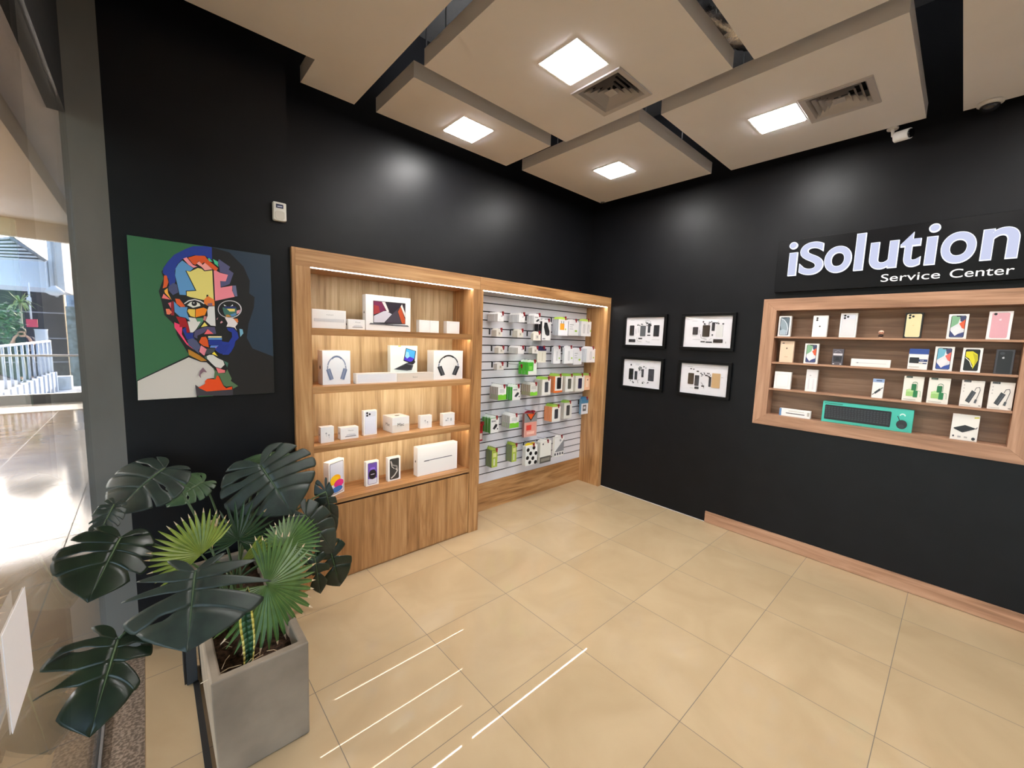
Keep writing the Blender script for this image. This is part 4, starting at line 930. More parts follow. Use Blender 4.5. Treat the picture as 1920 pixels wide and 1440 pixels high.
# ================================================================== FRAMED PHONE TEARDOWNS
def picture(label, y0, y1, z0, z1, bits):
    """Black frame, white backing, dismantled phone parts mounted on it, a glass pane."""
    cyy, w, h = (y0 + y1) / 2, y0 - y1, z1 - z0
    t = thing('picture_frame', label, 'picture frame', (0, cyy, z0), -math.pi / 2, group='framed dismantled phones', kind='thing')
    f = MB(); D, b = .032, .028; FB = mat('#050506', .4, 0, .2)
    f.box((-w / 2, -D, 0), (w / 2, 0 - .0005, b), FB).box((-w / 2, -D, h - b), (w / 2, -.0005, h), FB).box((-w / 2, -D, b), (-w / 2 + b, -.0005, h - b), FB).box((w / 2 - b, -D, b), (w / 2, -.0005, h - b), FB)
    add('frame', f, t, bevel=.002)
    iw, ih = w - 2 * b, h - 2 * b
    add('backing', MB().box((-iw / 2, -.012, b), (iw / 2, -.001, b + ih), mat('#eceaf0', .6)), t)
    P = lambda x, y: (-iw / 2 + x * iw, b + (1 - y) * ih)
    for nm, x0, y0_, x1, y1_, c, r in bits['main']:
        (ax, az), (bx, bz_) = P(x0, y1_), P(x1, y0_)
        add(nm, MB().prism([(x, -.0125, z) for x, z in rrect(ax, az, bx, bz_, .006 * r, .006 * r)], (0, -.004, 0), mat(c, .3)), t)
    sm = MB()
    for x, y, ww, hh, c in bits['small']:
        (ax, az) = P(x, y); sm.box((ax - ww * iw / 2, -.0145, az - hh * ih / 2), (ax + ww * iw / 2, -.0122, az + hh * ih / 2), mat(c, .4))
    for pts, c in bits['flex']:
        sm.tube([(P(x, y)[0], -.0135, P(x, y)[1]) for x, y in pts], .0028, mat(c, .4), 5, flat=.4)
    for x, y, ww in bits['text']:
        (ax, az) = P(x, y); sm.box((ax, -.0124, az), (ax + ww * iw, -.0121, az + .003), mat('#a9a9b0', .6))
    o = add('small_component', sm, t); o['kind'] = 'stuff'
    add('glass_pane', MB().box((-iw / 2 + .0005, -.026, b + .0005), (iw / 2 - .0005, -.0245, b + ih - .0005), M_PICGLASS), t)
K, Gy, Dk = '#1b1c22', '#5d6066', '#2d2f36'
rnd = random.Random(3)
def smalls(seed, n, box):
    r = random.Random(seed); return [(r.uniform(box[0], box[2]), r.uniform(box[1], box[3]), r.uniform(.012, .04), r.uniform(.015, .05), r.choice([K, Dk, Gy, '#7b7d84'])) for _ in range(n)]
Fy = lambda a: (a[0] + .029, a[1] - .029)
picture('framed dismantled phone with black back panel, upper row beside the corner', -.198, -.695, 1.655, 2.005, dict(
    main=[('phone_screen', .10, .29, .22, .66, K, 1), ('phone_chassis', .39, .30, .53, .68, Gy, 1), ('logic_board', .59, .22, .65, .55, Dk, .4), ('phone_back', .74, .28, .88, .68, '#1f2128', 1), ('battery', .09, .79, .27, .90, '#23242b', .4)],
    small=smalls(1, 16, (.3, .17, .68, .3)) + [(.40, .76, .1, .05, K), (.62, .64, .08, .04, K), (.79, .36, .04, .06, '#d9d9df')], flex=[([(.30, .72), (.32, .84), (.44, .88)], K), ([(.55, .84), (.6, .88), (.66, .88)], K), ([(.26, .4), (.28, .6)], '#8d8f96'), ([(.34, .35), (.34, .55)], '#8d8f96')], text=[(.11, .1, .1), (.5, .12, .12), (.7, .8, .2)]))
picture('framed dismantled phone with pale back panel, upper row nearer the case', -.850, -1.347, 1.655, 2.005, dict(
    main=[('phone_screen', .19, .35, .30, .60, '#2a2a30', 1), ('phone_chassis', .40, .29, .55, .66, '#3b332c', 1), ('logic_board', .59, .20, .65, .47, Dk, .4), ('phone_back', .68, .28, .82, .66, '#dfe0e0', 1), ('battery', .64, .73, .83, .84, '#1d1d20', .4)],
    small=smalls(2, 16, (.2, .16, .85, .27)) + [(.42, .82, .09, .04, K), (.55, .83, .13, .04, K), (.61, .6, .03, .05, Gy), (.75, .38, .03, .04, Gy)], flex=[([(.36, .58), (.38, .7), (.5, .74)], K), ([(.55, .76), (.6, .7)], '#8d8f96'), ([(.34, .44), (.34, .54)], '#8d8f96'), ([(.89, .8), (.89, .86)], K)], text=[(.16, .16, .12), (.18, .64, .1), (.2, .76, .16)]))
picture('framed dismantled phone with grey back panel, lower row beside the corner', -.198, -.695, 1.204, 1.552, dict(
    main=[('phone_screen', .155, .34, .275, .75, '#15161a', 1), ('battery', .315, .42, .385, .74, Dk, .4), ('logic_board', .50, .33, .555, .63, Dk, .4), ('phone_back', .68, .30, .825, .74, '#3d3f48', 1)],
    small=smalls(4, 14, (.42, .25, .65, .4)) + smalls(5, 8, (.2, .78, .75, .86)) + [(.2, .2, .03, .06, K), (.55, .24, .03, .04, K)], flex=[([(.42, .86), (.40, .76), (.46, .72)], K), ([(.52, .8), (.56, .78), (.6, .82)], K), ([(.47, .45), (.45, .5)], Gy)], text=[(.32, .16, .12), (.7, .24, .12), (.32, .2, .1)]))
picture('framed dismantled phone with gold back panel, lower row nearer the case', -.850, -1.347, 1.204, 1.552, dict(
    main=[('phone_screen', .17, .32, .295, .69, '#42382f', 1), ('battery', .32, .38, .41, .73, '#3b3c42', .4), ('logic_board', .62, .40, .665, .72, Dk, .4), ('phone_back', .68, .27, .85, .74, '#c9a67a', 1)],
    small=smalls(6, 14, (.44, .25, .66, .42)) + [(.37, .25, .05, .04, K), (.37, .8, .09, .07, K), (.5, .72, .06, .04, K), (.22, .18, .04, .03, K), (.28, .19, .02, .04, K)], flex=[([(.56, .37), (.6, .4), (.64, .41)], K), ([(.46, .6), (.5, .68), (.53, .78)], K)], text=[(.14, .12, .12), (.22, .82, .08), (.86, .4, .05)]))
# ================================================================== PORTRAIT PAINTING
PX0, PX1, PZ0, PZ1, PY = -4.0015, -3.399, 1.3315, 2.133, -.0
pt = thing('portrait_picture', 'square pop-art canvas of a bearded face in bright colour shards', 'painting', ((PX0 + PX1) / 2, .03, PZ0), kind='thing')
add('canvas', MB().box((-(PX1 - PX0) / 2, -.03, 0), ((PX1 - PX0) / 2, -.0005, PZ1 - PZ0), mat('#2f6a41', .35)), pt, bevel=.0015)
crops = {'A': (230, 430, 7.2), 'B': (290, 450, 12), 'C': (380, 450, 10.286), 'D': (290, 560, 12), 'E': (370, 540, 12), 'G': (330, 630, 11.93), 'Z': (0, 420, 3)}
paint = MB(); lay = [0]
def blob(c, pts, colr):
    ox, oy, s = crops[c]; lay[0] += 1; out = []
    for x, y in pts:
        p = at(ox + x / s, oy + y / s, 'y', 0)
        lx = min(max(p.x, PX0 + .0005), PX1 - .0005) - (PX0 + PX1) / 2; lz = min(max(p.z, PZ0 + .0005), PZ1 - .0005) - PZ0
        out.append((lx, -.03 - .00012 * lay[0] - .0003, lz))
    paint.quad(out, mat(colr, .35))
INK = '#0d0d0f'
blob('Z', [(1186, 100), (1540, 160), (1560, 960), (1200, 965), (1200, 560)], '#1f3346')
blob('Z', [(1188, 122), (1290, 160), (1370, 240), (1405, 320), (1402, 390), (1432, 412), (1428, 470), (1398, 560), (1388, 640), (1420, 700), (1560, 745), (1560, 970), (1200, 980), (1190, 600)], INK)
blob('Z', [(1195, 118), (1085, 124), (985, 178), (908, 268), (920, 305), (893, 378), (910, 440), (925, 512), (980, 566), (996, 625), (1056, 724), (1160, 785), (1240, 800), (1240, 400)], INK)
blob('Z', [(770, 880), (1062, 740), (1130, 770), (1170, 772), (1232, 830), (1212, 870), (1172, 876), (1160, 905), (1118, 935), (1116, 990), (770, 1000)], INK)
blob('Z', [(774, 884), (1062, 750), (1130, 776), (1162, 778), (1222, 832), (1205, 866), (1167, 870), (1154, 898), (1110, 930), (1106, 990), (774, 1000)], '#d6cfc7')
blob('B', [(190, 640), (300, 480), (440, 330), (690, 205), (860, 140), (1130, 120), (1285, 165), (1290, 440), (1190, 400), (1130, 350), (980, 360), (900, 340), (720, 390), (610, 440), (500, 560), (450, 700), (470, 930), (440, 1000), (330, 1030), (310, 870), (180, 740)], '#1c3796')
blob('B', [(620, 460), (870, 640), (800, 700), (690, 690), (910, 1130), (700, 1140), (705, 1240), (560, 1230), (510, 1000), (460, 800), (470, 640), (530, 540)], '#5f9bd2')
blob('B', [(715, 695), (800, 712), (970, 630), (1060, 650), (1120, 705), (1295, 685), (1328, 1350), (1220, 1290), (1200, 1230), (1165, 1235), (1165, 1345), (1100, 1350), (800, 1285), (722, 1255), (722, 1158), (940, 1145)], '#eede7d')
blob('B', [(640, 420), (720, 390), (860, 560), (960, 600), (870, 625), (760, 555)], '#f596a5')
blob('B', [(940, 530), (1000, 480), (1080, 560), (1130, 510), (1300, 660), (1130, 685), (1060, 610)], '#f8a5a0')
blob('B', [(750, 400), (920, 350), (1130, 360), (1190, 440), (1425, 640), (1380, 712), (1110, 500), (1060, 540), (990, 470), (920, 560), (860, 540)], '#e15519')
blob('C', [(95, 360), (130, 350), (190, 420), (130, 415)], '#55c49a'); blob('C', [(200, 370), (330, 440), (290, 470), (310, 520), (230, 460)], '#46c896')
blob('C', [(310, 370), (530, 520), (500, 570), (595, 640), (520, 850), (440, 880), (345, 910), (345, 790), (440, 800), (485, 670), (330, 620), (320, 520), (290, 440)], '#55557d')
blob('C', [(212, 590), (260, 592), (330, 632), (488, 672), (443, 798), (338, 792), (345, 920), (572, 882), (568, 980), (618, 1095), (240, 1175)], '#f58c9b')
blob('C', [(580, 880), (640, 880), (668, 1085), (630, 1090), (575, 1000)], '#6b6f92')
blob('B', [(210, 800), (270, 800), (310, 950), (270, 1060), (180, 1090), (200, 1000)], '#e65f23')
blob('B', [(290, 1080), (300, 1190), (380, 1350), (230, 1190), (215, 1140)], '#fab43c'); blob('B', [(200, 1210), (160, 1310), (350, 1340)], '#f57878')
blob('B', [(310, 1045), (420, 965), (500, 1005), (530, 1180), (410, 1240), (310, 1130)], '#4b5078')
blob('D', [(460, 0), (560, 10), (690, 180), (590, 190), (490, 110)], '#e65f23')
blob('D', [(430, 60), (560, 190), (740, 190), (720, 300), (800, 510), (700, 430), (560, 400), (450, 300)], '#5a96cd')
blob('D', [(380, 60), (425, 60), (440, 380), (365, 370)], '#96101e'); blob('D', [(300, 100), (370, 80), (365, 220)], '#e86f7e')
blob('D', [(480, 400), (690, 440), (760, 620), (790, 760), (720, 770), (700, 640), (560, 640), (560, 560)], '#aa000f')
blob('D', [(440, 530), (560, 580), (560, 640), (620, 640), (610, 800), (720, 980), (880, 1150), (720, 1030), (445, 650)], '#fa4673')
blob('D', [(250, 230), (330, 230), (390, 310), (330, 360), (270, 350)], '#f07d5a')
blob('D', [(760, 420), (920, 440), (960, 520), (1050, 500), (930, 690), (860, 760), (800, 760), (740, 512), (800, 510)], '#e6e2dc')
blob('D', [(735, 280), (760, 235), (910, 240), (905, 420), (800, 390)], '#f0cd55'); blob('D', [(925, 240), (1100, 200), (1180, 240), (1130, 370), (918, 420)], '#fa8c0f')
blob('D', [(690, 130), (780, 60), (900, 35), (1040, 80), (1120, 190), (1000, 200), (860, 225), (740, 180)], INK)
blob('D', [(730, 145), (800, 80), (900, 60), (1010, 110), (1030, 165), (860, 205)], '#ecebe0'); blob('D', ell(890, 112, 62, 55, 14), '#15151a'); blob('D', ell(880, 95, 16, 14, 8), '#f4f4f4')
blob('D', [(655, 110), (760, 35), (900, 10), (1030, 45), (1120, 105), (1110, 125), (1020, 70), (900, 32), (770, 60), (675, 120)], '#e4e2e4')
blob('D', [(1215, 178), (1345, 172), (1368, 615), (1260, 605), (1145, 500), (1190, 380), (1182, 260)], '#e2e0df')
blob('D', [(1110, 20), (1200, -60), (1340, 30), (1348, 160), (1190, 160), (1110, 110)], '#f08232'); blob('D', [(1190, 110), (1290, 95), (1300, 158), (1185, 158)], '#8c6478')
blob('D', [(930, 440), (1080, 430), (1095, 500), (950, 690), (1050, 520), (960, 510)], '#55966e'); blob('D', [(1110, 390), (1170, 400), (1140, 500), (1085, 480)], '#c87d7d')
blob('D', [(1120, 530), (1190, 610), (1040, 640)], '#f5e16e')
blob('D', [(900, 720), (1150, 630), (1350, 640), (1380, 790), (1300, 800), (1190, 690), (1100, 770), (960, 830), (960, 900), (880, 860)], '#504b6e')
blob('D', [(1190, 685), (1320, 790), (1110, 800)], '#f56973')
blob('D', [(620, 690), (700, 645), (720, 772), (880, 772), (860, 850), (900, 910), (720, 915), (690, 850)], '#142d8c')
blob('D', [(730, 930), (850, 890), (940, 940), (1040, 1090), (980, 1160), (1000, 1240), (880, 1140), (760, 1040)], '#505578')
blob('D', [(1050, 865), (1150, 855), (1190, 930), (1218, 1095), (1090, 1060), (995, 980)], '#dc550f'); blob('D', [(1040, 1050), (1190, 1150), (1110, 1280), (1000, 1190)], '#f08c9b')
blob('E', [(240, 1085), (545, 1085), (545, 1115), (240, 1115)], '#faebb4'); blob('E', [(250, 1125), (550, 1125), (550, 1160), (240, 1160)], '#5a96d7')
blob('E', [(250, 1168), (550, 1168), (550, 1285), (255, 1285)], '#0a2d8c'); blob('E', [(300, 1295), (550, 1290), (540, 1350), (280, 1340)], '#5f8cdc'); blob('E', [(390, 1325), (530, 1310), (520, 1345), (410, 1355)], '#b58ad0')
blob('E', [(660, 895), (800, 900), (900, 1000), (930, 1120), (850, 1200), (830, 1300), (760, 1430), (700, 1500), (560, 1500), (550, 1200), (700, 1220), (780, 1100), (770, 1000), (690, 960)], '#143296')
blob('G', [(860, 300), (960, 200), (1200, 180), (1160, 270), (1100, 370), (1000, 400), (930, 360)], '#0f2d8c')
blob('E', [(615, 670), (800, 680), (905, 800), (850, 870), (885, 960), (830, 890), (720, 870), (650, 870), (680, 790)], '#e8dede')
blob('E', [(810, 690), (900, 690), (920, 760), (890, 785)], '#e1783c')
blob('E', ell(725, 480, 268, 200, 26), '#d9d4d8'); blob('E', ell(722, 480, 248, 184, 26), INK)
blob('E', [(560, 440), (860, 440), (900, 540), (860, 640), (640, 650), (590, 560)], '#3c6e64'); blob('E', [(590, 370), (650, 405), (600, 405)], '#f0f0f0'); blob('E', [(790, 370), (800, 400), (740, 415)], '#f0f0f0'); blob('E', [(620, 420), (860, 420), (880, 460), (600, 460)], '#1c2f6e')
blob('E', [(660, 470), (840, 470), (840, 530), (720, 530)], '#f5dc78'); blob('E', [(730, 600), (860, 560), (870, 610), (770, 650)], '#5a8cbe'); blob('E', [(640, 600), (700, 600), (770, 650), (640, 655)], '#b9823c'); blob('E', [(880, 510), (960, 490), (940, 560), (880, 590)], '#eba0aa')
blob('E', [(940, 920), (1010, 930), (1030, 1020), (960, 1100)], '#78afc8'); blob('E', [(510, 770), (545, 740), (570, 770), (520, 800)], '#e9a0a8'); blob('E', [(425, 700), (465, 660), (440, 720)], '#d99aa4')
blob('G', [(265, 300), (310, 310), (520, 430), (685, 548), (560, 562), (285, 420)], '#b97d19')
blob('G', [(680, 450), (740, 420), (820, 420), (920, 490), (1050, 550), (1080, 640), (1000, 720), (880, 690), (700, 530)], '#dad7d2'); blob('G', [(850, 350), (930, 450), (800, 395)], '#f5dc3c')
blob('G', [(690, 530), (705, 520), (830, 650), (815, 662)], INK)
blob('G', [(425, 1085), (520, 1150), (690, 1240), (1270, 1190), (1270, 1330), (455, 1330)], '#39343c')
blob('G', [(820, 700), (940, 830), (1090, 830), (1140, 740), (1240, 950), (1220, 1000), (1385, 1115), (1270, 1175), (1255, 1115), (1120, 1130), (1060, 1100), (960, 880), (890, 960), (840, 960), (860, 800)], '#557350')
blob('G', [(910, 880), (950, 895), (1055, 1112), (1118, 1165), (1250, 1125), (1250, 1192), (680, 1236), (495, 1150), (645, 1070), (645, 1002), (692, 955), (880, 965)], '#eb4b05')
blob('G', [(890, 705), (1095, 762), (1088, 818), (940, 828)], '#f0787d'); blob('G', [(1060, 550), (1165, 600), (1140, 700)], '#3c6e5f'); blob('G', [(600, 700), (690, 810), (600, 800), (545, 860), (555, 940), (505, 880), (530, 780)], '#82646f')
blob('G', [(640, 440), (690, 480), (690, 520), (640, 490)], '#4a6a5a'); blob('G', [(690, 280), (880, 280), (850, 345), (740, 400), (640, 400)], '#3c4048')
add('paint_layer', paint, pt, normals=False)

# ================================================================== PAPER ON THE GLASS
pp = MB(); q = [at(40, 1110, 'x', -4.172), at(60, 1245, 'x', -4.172), at(20, 1378, 'x', -4.172), at(-14, 1215, 'x', -4.172)]
pp.prism([Vector((-4.1732, -1.470, 1.146)), Vector((-4.1732, -1.470, .957)), Vector((-4.1732, -1.655, .955)), Vector((-4.1732, -1.655, 1.146))], (.0012, 0, 0), mat('#e9e8ec', .7))
o = add('paper_notice', pp); tag(o, 'blank white square of paper stuck on the shop glass', 'paper', None, 'thing')

# ================================================================== CONCRETE PLANTER
M_CONC = noisy('cast_concrete', '#796d5f', '#948675', 5, .8, .25, 8, .3, .3, .7)
M_SOIL = noisy('dark_soil', '#1c120c', '#4a3526', 60, .95, 1.0, 6, .2)
PX_0, PX_1, PY_0, PY_1, PH, PTK = -3.845, -3.515, -1.042, -.03, .42, .034
pl = thing('planter', 'long grey concrete trough planter against the black wall by the shop glass', 'planter', (0, 0, 0), kind='thing')
pm = MB()
tp = .012
def ringq(x0, x1, y0, y1, z): return [(x0, y0, z), (x1, y0, z), (x1, y1, z), (x0, y1, z)]
o0, o1 = ringq(PX_0 + tp, PX_1 - tp * .2, PY_0 + tp * .3, PY_1, .002), ringq(PX_0, PX_1, PY_0, PY_1, PH)
i1, i0 = ringq(PX_0 + PTK, PX_1 - PTK, PY_0 + PTK, PY_1 - PTK, PH), ringq(PX_0 + PTK + .006, PX_1 - PTK - .006, PY_0 + PTK + .006, PY_1 - PTK - .006, .3)
for a, b in ((o0, o1), (o1, i1), (i1, i0)):
    for k in range(4): pm.quad([a[k], a[(k + 1) % 4], b[(k + 1) % 4], b[k]], M_CONC)
pm.quad(o0[::-1], M_CONC); pm.quad(i0, M_CONC)
po = add('trough', pm, pl, normals=False); 
bm = bmesh.new(); bm.from_mesh(po.data); bmesh.ops.remove_doubles(bm, verts=bm.verts, dist=1e-4); bmesh.ops.recalc_face_normals(bm, faces=bm.faces); bm.to_mesh(po.data); bm.free()
bv = po.modifiers.new('edge', 'BEVEL'); bv.width = .006; bv.segments = 2
so_ = MB(); nx, ny = 14, 40; rs = random.Random(5)
x0, x1, y0, y1 = PX_0 + PTK + .003, PX_1 - PTK - .003, PY_0 + PTK + .003, PY_1 - PTK - .003
g = [[Vector((x0 + (x1 - x0) * i / nx, y0 + (y1 - y0) * j / ny, .352 + rs.uniform(-.007, .012))) for i in range(nx + 1)] for j in range(ny + 1)]
b0 = len(so_.v)
for row in g: so_.v += row
for j in range(ny):
    for i in range(nx):
        a = b0 + j * (nx + 1) + i; so_.face([a, a + 1, a + nx + 2, a + nx + 1], M_SOIL, True)
add('soil', so_, pl, label='dark brown soil', normals=False)
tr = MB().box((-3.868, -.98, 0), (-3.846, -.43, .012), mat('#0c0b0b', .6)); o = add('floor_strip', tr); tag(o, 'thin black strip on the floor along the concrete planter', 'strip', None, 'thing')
bx = thing('power_box', 'dark grey metal box on the floor beside the concrete planter', 'power box', (-3.871, -.36, 0), kind='thing')
add('housing', MB().box((-.02, -.06, 0), (.022, .06, .34), mat('#3c3f42', .45, .3)), bx, bevel=.002)
add('cover', MB().box((-.028, -.062, .01), (-.0205, .062, .335), mat('#0b0b0c', .5)), bx)

# ================================================================== LEAVES
def leaf_mat(name, c1, c2, vein, rough=.38):
    m, nt, b = new_mat(name); L = nt.links.new
    at_ = nt.nodes.new('ShaderNodeUVMap'); sp_ = nt.nodes.new('ShaderNodeSeparateXYZ'); L(at_.outputs[0], sp_.inputs[0])
    n = nt.nodes.new('ShaderNodeTexNoise'); n.inputs['Scale'].default_value = 6; n.inputs['Detail'].default_value = 4
    tc = nt.nodes.new('ShaderNodeTexCoord'); mp = nt.nodes.new('ShaderNodeMapping'); mp.inputs['Scale'].default_value = (3, 3, 3); L(tc.outputs['Object'], mp.inputs[0]); L(mp.outputs[0], n.inputs['Vector'])
    cr = nt.nodes.new('ShaderNodeValToRGB'); e = cr.color_ramp.elements; e[0].position = .3; e[0].color = lin(c1); e[1].position = .7; e[1].color = lin(c2); L(n.outputs['Fac'], cr.inputs[0])
    mr = nt.nodes.new('ShaderNodeMapRange'); mr.inputs['From Min'].default_value = .0; mr.inputs['From Max'].default_value = .05; mr.inputs['To Min'].default_value = .75; mr.inputs['To Max'].default_value = 0
    L(sp_.outputs[0], mr.inputs['Value'])
    mx = nt.nodes.new('ShaderNodeMix'); mx.data_type = 'RGBA'; L(mr.outputs[0], mx.inputs[0]); L(cr.outputs[0], mx.inputs[6]); mx.inputs[7].default_value = lin(vein)
    L(mx.outputs[2], b.inputs['Base Color']); b.inputs['Roughness'].default_value = rough; b.inputs['Specular IOR Level'].default_value = .4
    return m
M_MON = leaf_mat('monstera_leaf', '#1f2823', '#2c3830', '#4f5d4e', .42)
M_MONL = leaf_mat('monstera_young_leaf', '#34472f', '#486040', '#7c8c66', .42)
M_MOND = leaf_mat('monstera_glossy_leaf', '#141f16', '#1f2e1e', '#3b4c35', .3)
M_STEM = noisy('green_stem', '#33472c', '#4c6139', 12, .5)
M_PALM = leaf_mat('fan_palm_leaf', '#3a5728', '#517036', '#86a05e', .4)
M_PALMY = leaf_mat('fan_palm_yellow_green', '#66782c', '#87963d', '#b0b868', .4)
M_PALMD = leaf_mat('fan_palm_dark', '#213a26', '#304d30', '#587048', .32)
M_DRY = noisy('dry_leaf_tip', '#b79c78', '#e0cdb0', 30, .7)

def frame(base, tip, up):
    f = (tip - base); l = f.length; f.normalize()
    s = f.cross(up).normalized(); n = s.cross(f).normalized()
    return f, s, n, l

def catmull(P, s):
    n = len(P) - 1; x = min(max(s, 0), 1) * n; i = min(int(x), n - 1); t = x - i
    p0, p1, p2, p3 = P[max(i - 1, 0)], P[i], P[i + 1], P[min(i + 2, n)]
    return tuple(.5 * (2 * b + (c - a) * t + (2 * a - 5 * b + 4 * c - d) * t * t + (3 * b - a - 3 * c + d) * t ** 3) for a, b, c, d in zip(p0, p1, p2, p3))
HEART = [(0, .0), (-.17, .14), (-.25, .36), (-.19, .60), (-.02, .82), (.18, .96), (.38, .97), (.57, .84), (.74, .60), (.88, .31), (1.0, 0)]
def monstera(name, parent, base, tip, wl, wr, up, m=None, droop=.18, fold=.2, lobes=6, slit=.55, seed=0, side=.0, gap=.34):
    """Split leaf: heart outline, curved slits and holes between the side veins, blade sagging to the tip and folded along the midrib."""
    m = m or M_MON; r = random.Random(seed); base, tip, up = Vector(base), Vector(tip), Vector(up)
    f, s, n, l = frame(base, tip, up); mb = MB(); uv = []
    def P(sv, u, sg, wd):
        ma, mw_ = catmull(HEART, sv)
        ms = max(0, (min(sv, 1) - .26) / .74) ** 1.5 * (.80 + .2 * max(0, sv) ** 6)
        al = ms + (ma - ms) * (u + .16 * math.sin(math.pi * u) * (1 if ma < ms else -1) * .5); ac = max(0, mw_) * (1 - max(0, 1 - u) ** 1.18)
        t = max(0, al)
        x = sg * ac * wd
        z = -droop * l * t * t - droop * .9 * l * max(0, -al) - fold * wd * (ac ** 1.7) + fold * .55 * wd * ac * (1 - ac) + .010 * l * math.sin(11 * sv + 2 * u + seed) * u
        return base + f * (al * l) + s * (x + side * l * t * t) + n * z
    for sg, wd in ((-1, wl), (1, wr)):
        cuts = [0] + [.30 + .60 * k / lobes + r.uniform(-.02, .02) for k in range(lobes)] + [1.0]
        kinds = [None] + [('slit', slit * r.uniform(.85, 1.15), gap * r.uniform(.6, 1.2)) if r.random() < .8 else ('hole', .3, gap * .8) for _ in range(lobes)] + [None]
        kinds[-2] = None if r.random() < .4 else kinds[-2]
        for k in range(len(cuts) - 1):
            s0, s1 = cuts[k], cuts[k + 1]; NU, NT = 10, (10 if k == 0 else 5); idx = []
            def gp(kd, u):
                if not kd: return 0
                if kd[0] == 'slit': return max(0, (u - (1 - kd[1])) / kd[1]) ** .6 * kd[2] * .10 if u > 1 - kd[1] else 0
                return .018 * max(0, math.sin(math.pi * (u - .28) / .38)) if .28 < u < .66 else 0
            for a in range(NU + 1):
                u = a / NU; row = []
                lo, hi = s0 + gp(kinds[k], u), s1 - gp(kinds[k + 1], u)
                if hi < lo + .01: hi = lo = (lo + hi) / 2; hi += .005; lo -= .005
                for c in range(NT + 1):
                    q = c / NT
                    e = 0 if k == 0 else .05 * (2 * q - 1) ** 4 * max(0, u - .6) / .4
                    row.append(len(mb.v)); mb.v.append(P(lo + (hi - lo) * q, u * (1 - e), sg, wd)); uv.append((u, q))
                idx.append(row)
            for a in range(NU):
                for c in range(NT):
                    q_ = [idx[a][c], idx[a][c + 1], idx[a + 1][c + 1], idx[a + 1][c]]
                    mb.face(q_ if sg > 0 else q_[::-1], m, True)
    me = mb.mesh(name)
    ul = me.uv_layers.new(name='UVMap')
    for lp in me.loops: ul.data[lp.index].uv = uv[lp.vertex_index]
    o = bpy.data.objects.new(name, me); COL.objects.link(o); o.parent = parent
    sd_ = o.modifiers.new('thickness', 'SOLIDIFY'); sd_.thickness = .0014
    rib = MB(); rp = [P(.30 + .70 * t ** .87, 0, 1, 1) + n * .0012 for t in (0, .15, .3, .45, .6, .75, .9)]
    rib.tube(rp, [.0036, .0032, .0028, .0023, .0018, .0013, .0008], M_STEM, 6); add('midrib', rib, o)
    return o

def petiole(parent, pts, r0=.006, r1=.0045):
    P = [Vector(p) for p in pts]; out = []
    for i in range(13):
        t = i / 12
        if len(P) == 2: q = P[0].lerp(P[1], t)
        else: q = P[0] * (1 - t) ** 2 + P[1] * 2 * t * (1 - t) + P[2] * t * t
        out.append(q)
    add('petiole', MB().tube(out, [r0 + (r1 - r0) * i / 12 for i in range(13)], M_STEM, 8), parent)

mon = thing('monstera_plant', 'large dark green monstera with split leaves growing in the concrete planter', 'plant', (0, 0, 0), kind='thing')
TOC = lambda p: (CAM - Vector(p)).normalized()
ROOT = Vector((-3.70, -.40, .355)); ROOT2 = Vector((-3.66, -.25, .355))
def mleaf(bu, by, tu, ty, wl, wr, mixup=.5, root=ROOT, mid=None, stem=True, **k):
    b, t = at(*bu, 'y', by), at(*tu, 'y', ty)
    up = (Vector((0, 0, 1)) * mixup + TOC(b) * (1 - mixup)).normalized()
    o = monstera('leaf', mon, b, t, wl, wr, up, **k)
    if stem:
        m_ = mid if mid else (root.lerp(b, .5) + Vector((0, 0, .14)))
        petiole(mon, [root, m_, b])
    return o
stem = MB().tube([ROOT + Vector((0, 0, -.01)), ROOT + Vector((.01, -.01, .08)), ROOT + Vector((-.01, .01, .15))], [.016, .014, .01], M_STEM, 10); add('stem', stem, mon)
mleaf((309, 878), -.24, (202, 952), -.38, .15, .17, .62, seed=1, droop=.25, lobes=4, slit=.45, gap=.16)
mleaf((226, 1008), -.60, (168, 1116), -.80, .13, .16, .25, seed=2, droop=.2, lobes=4, slit=.35, gap=.4, m=M_MOND)
mleaf((214, 946), -.42, (178, 1012), -.57, .05, .05, .2, seed=3, droop=.3, stem=False)
mleaf((381, 904), -.16, (312, 942), -.24, .08, .13, .55, root=ROOT2, seed=4, m=M_MONL, droop=.2, lobes=5, slit=.4, gap=.16)
mleaf((488, 872), -.30, (550, 962), -.46, .25, .23, .3, root=ROOT2, seed=5, droop=.14, fold=.10, lobes=5, slit=.55, gap=.17)
mleaf((508, 866), -.24, (509, 834), -.12, .15, .14, .8, root=ROOT2, seed=6, m=M_MONL, droop=.4, lobes=4, gap=.15)
mleaf((572, 966), -.32, (637, 1038), -.40, .12, .11, .35, root=ROOT2, seed=7, droop=.3, lobes=4, slit=.4, gap=.2)
mleaf((611, 922), -.20, (633, 1012), -.22, .05, .08, .2, root=ROOT2, seed=8, droop=.3, lobes=4, gap=.25)
mleaf((620, 1034), -.30, (640, 1106), -.35, .11, .13, .2, root=ROOT2, seed=9, droop=.25, lobes=3, slit=.8, gap=.8, m=M_MOND)
mleaf((590, 1046), -.36, (603, 1120), -.42, .07, .07, .2, root=ROOT2, seed=10, droop=.3, lobes=3, slit=.8, gap=.6, m=M_MOND)
mleaf((366, 1072), -.92, (350, 1216), -1.12, .25, .20, .35, root=Vector((-3.70, -.62, .355)), mid=Vector((-3.72, -.70, .80)), seed=14, droop=.16, fold=.16, lobes=4, slit=.68, gap=.8)
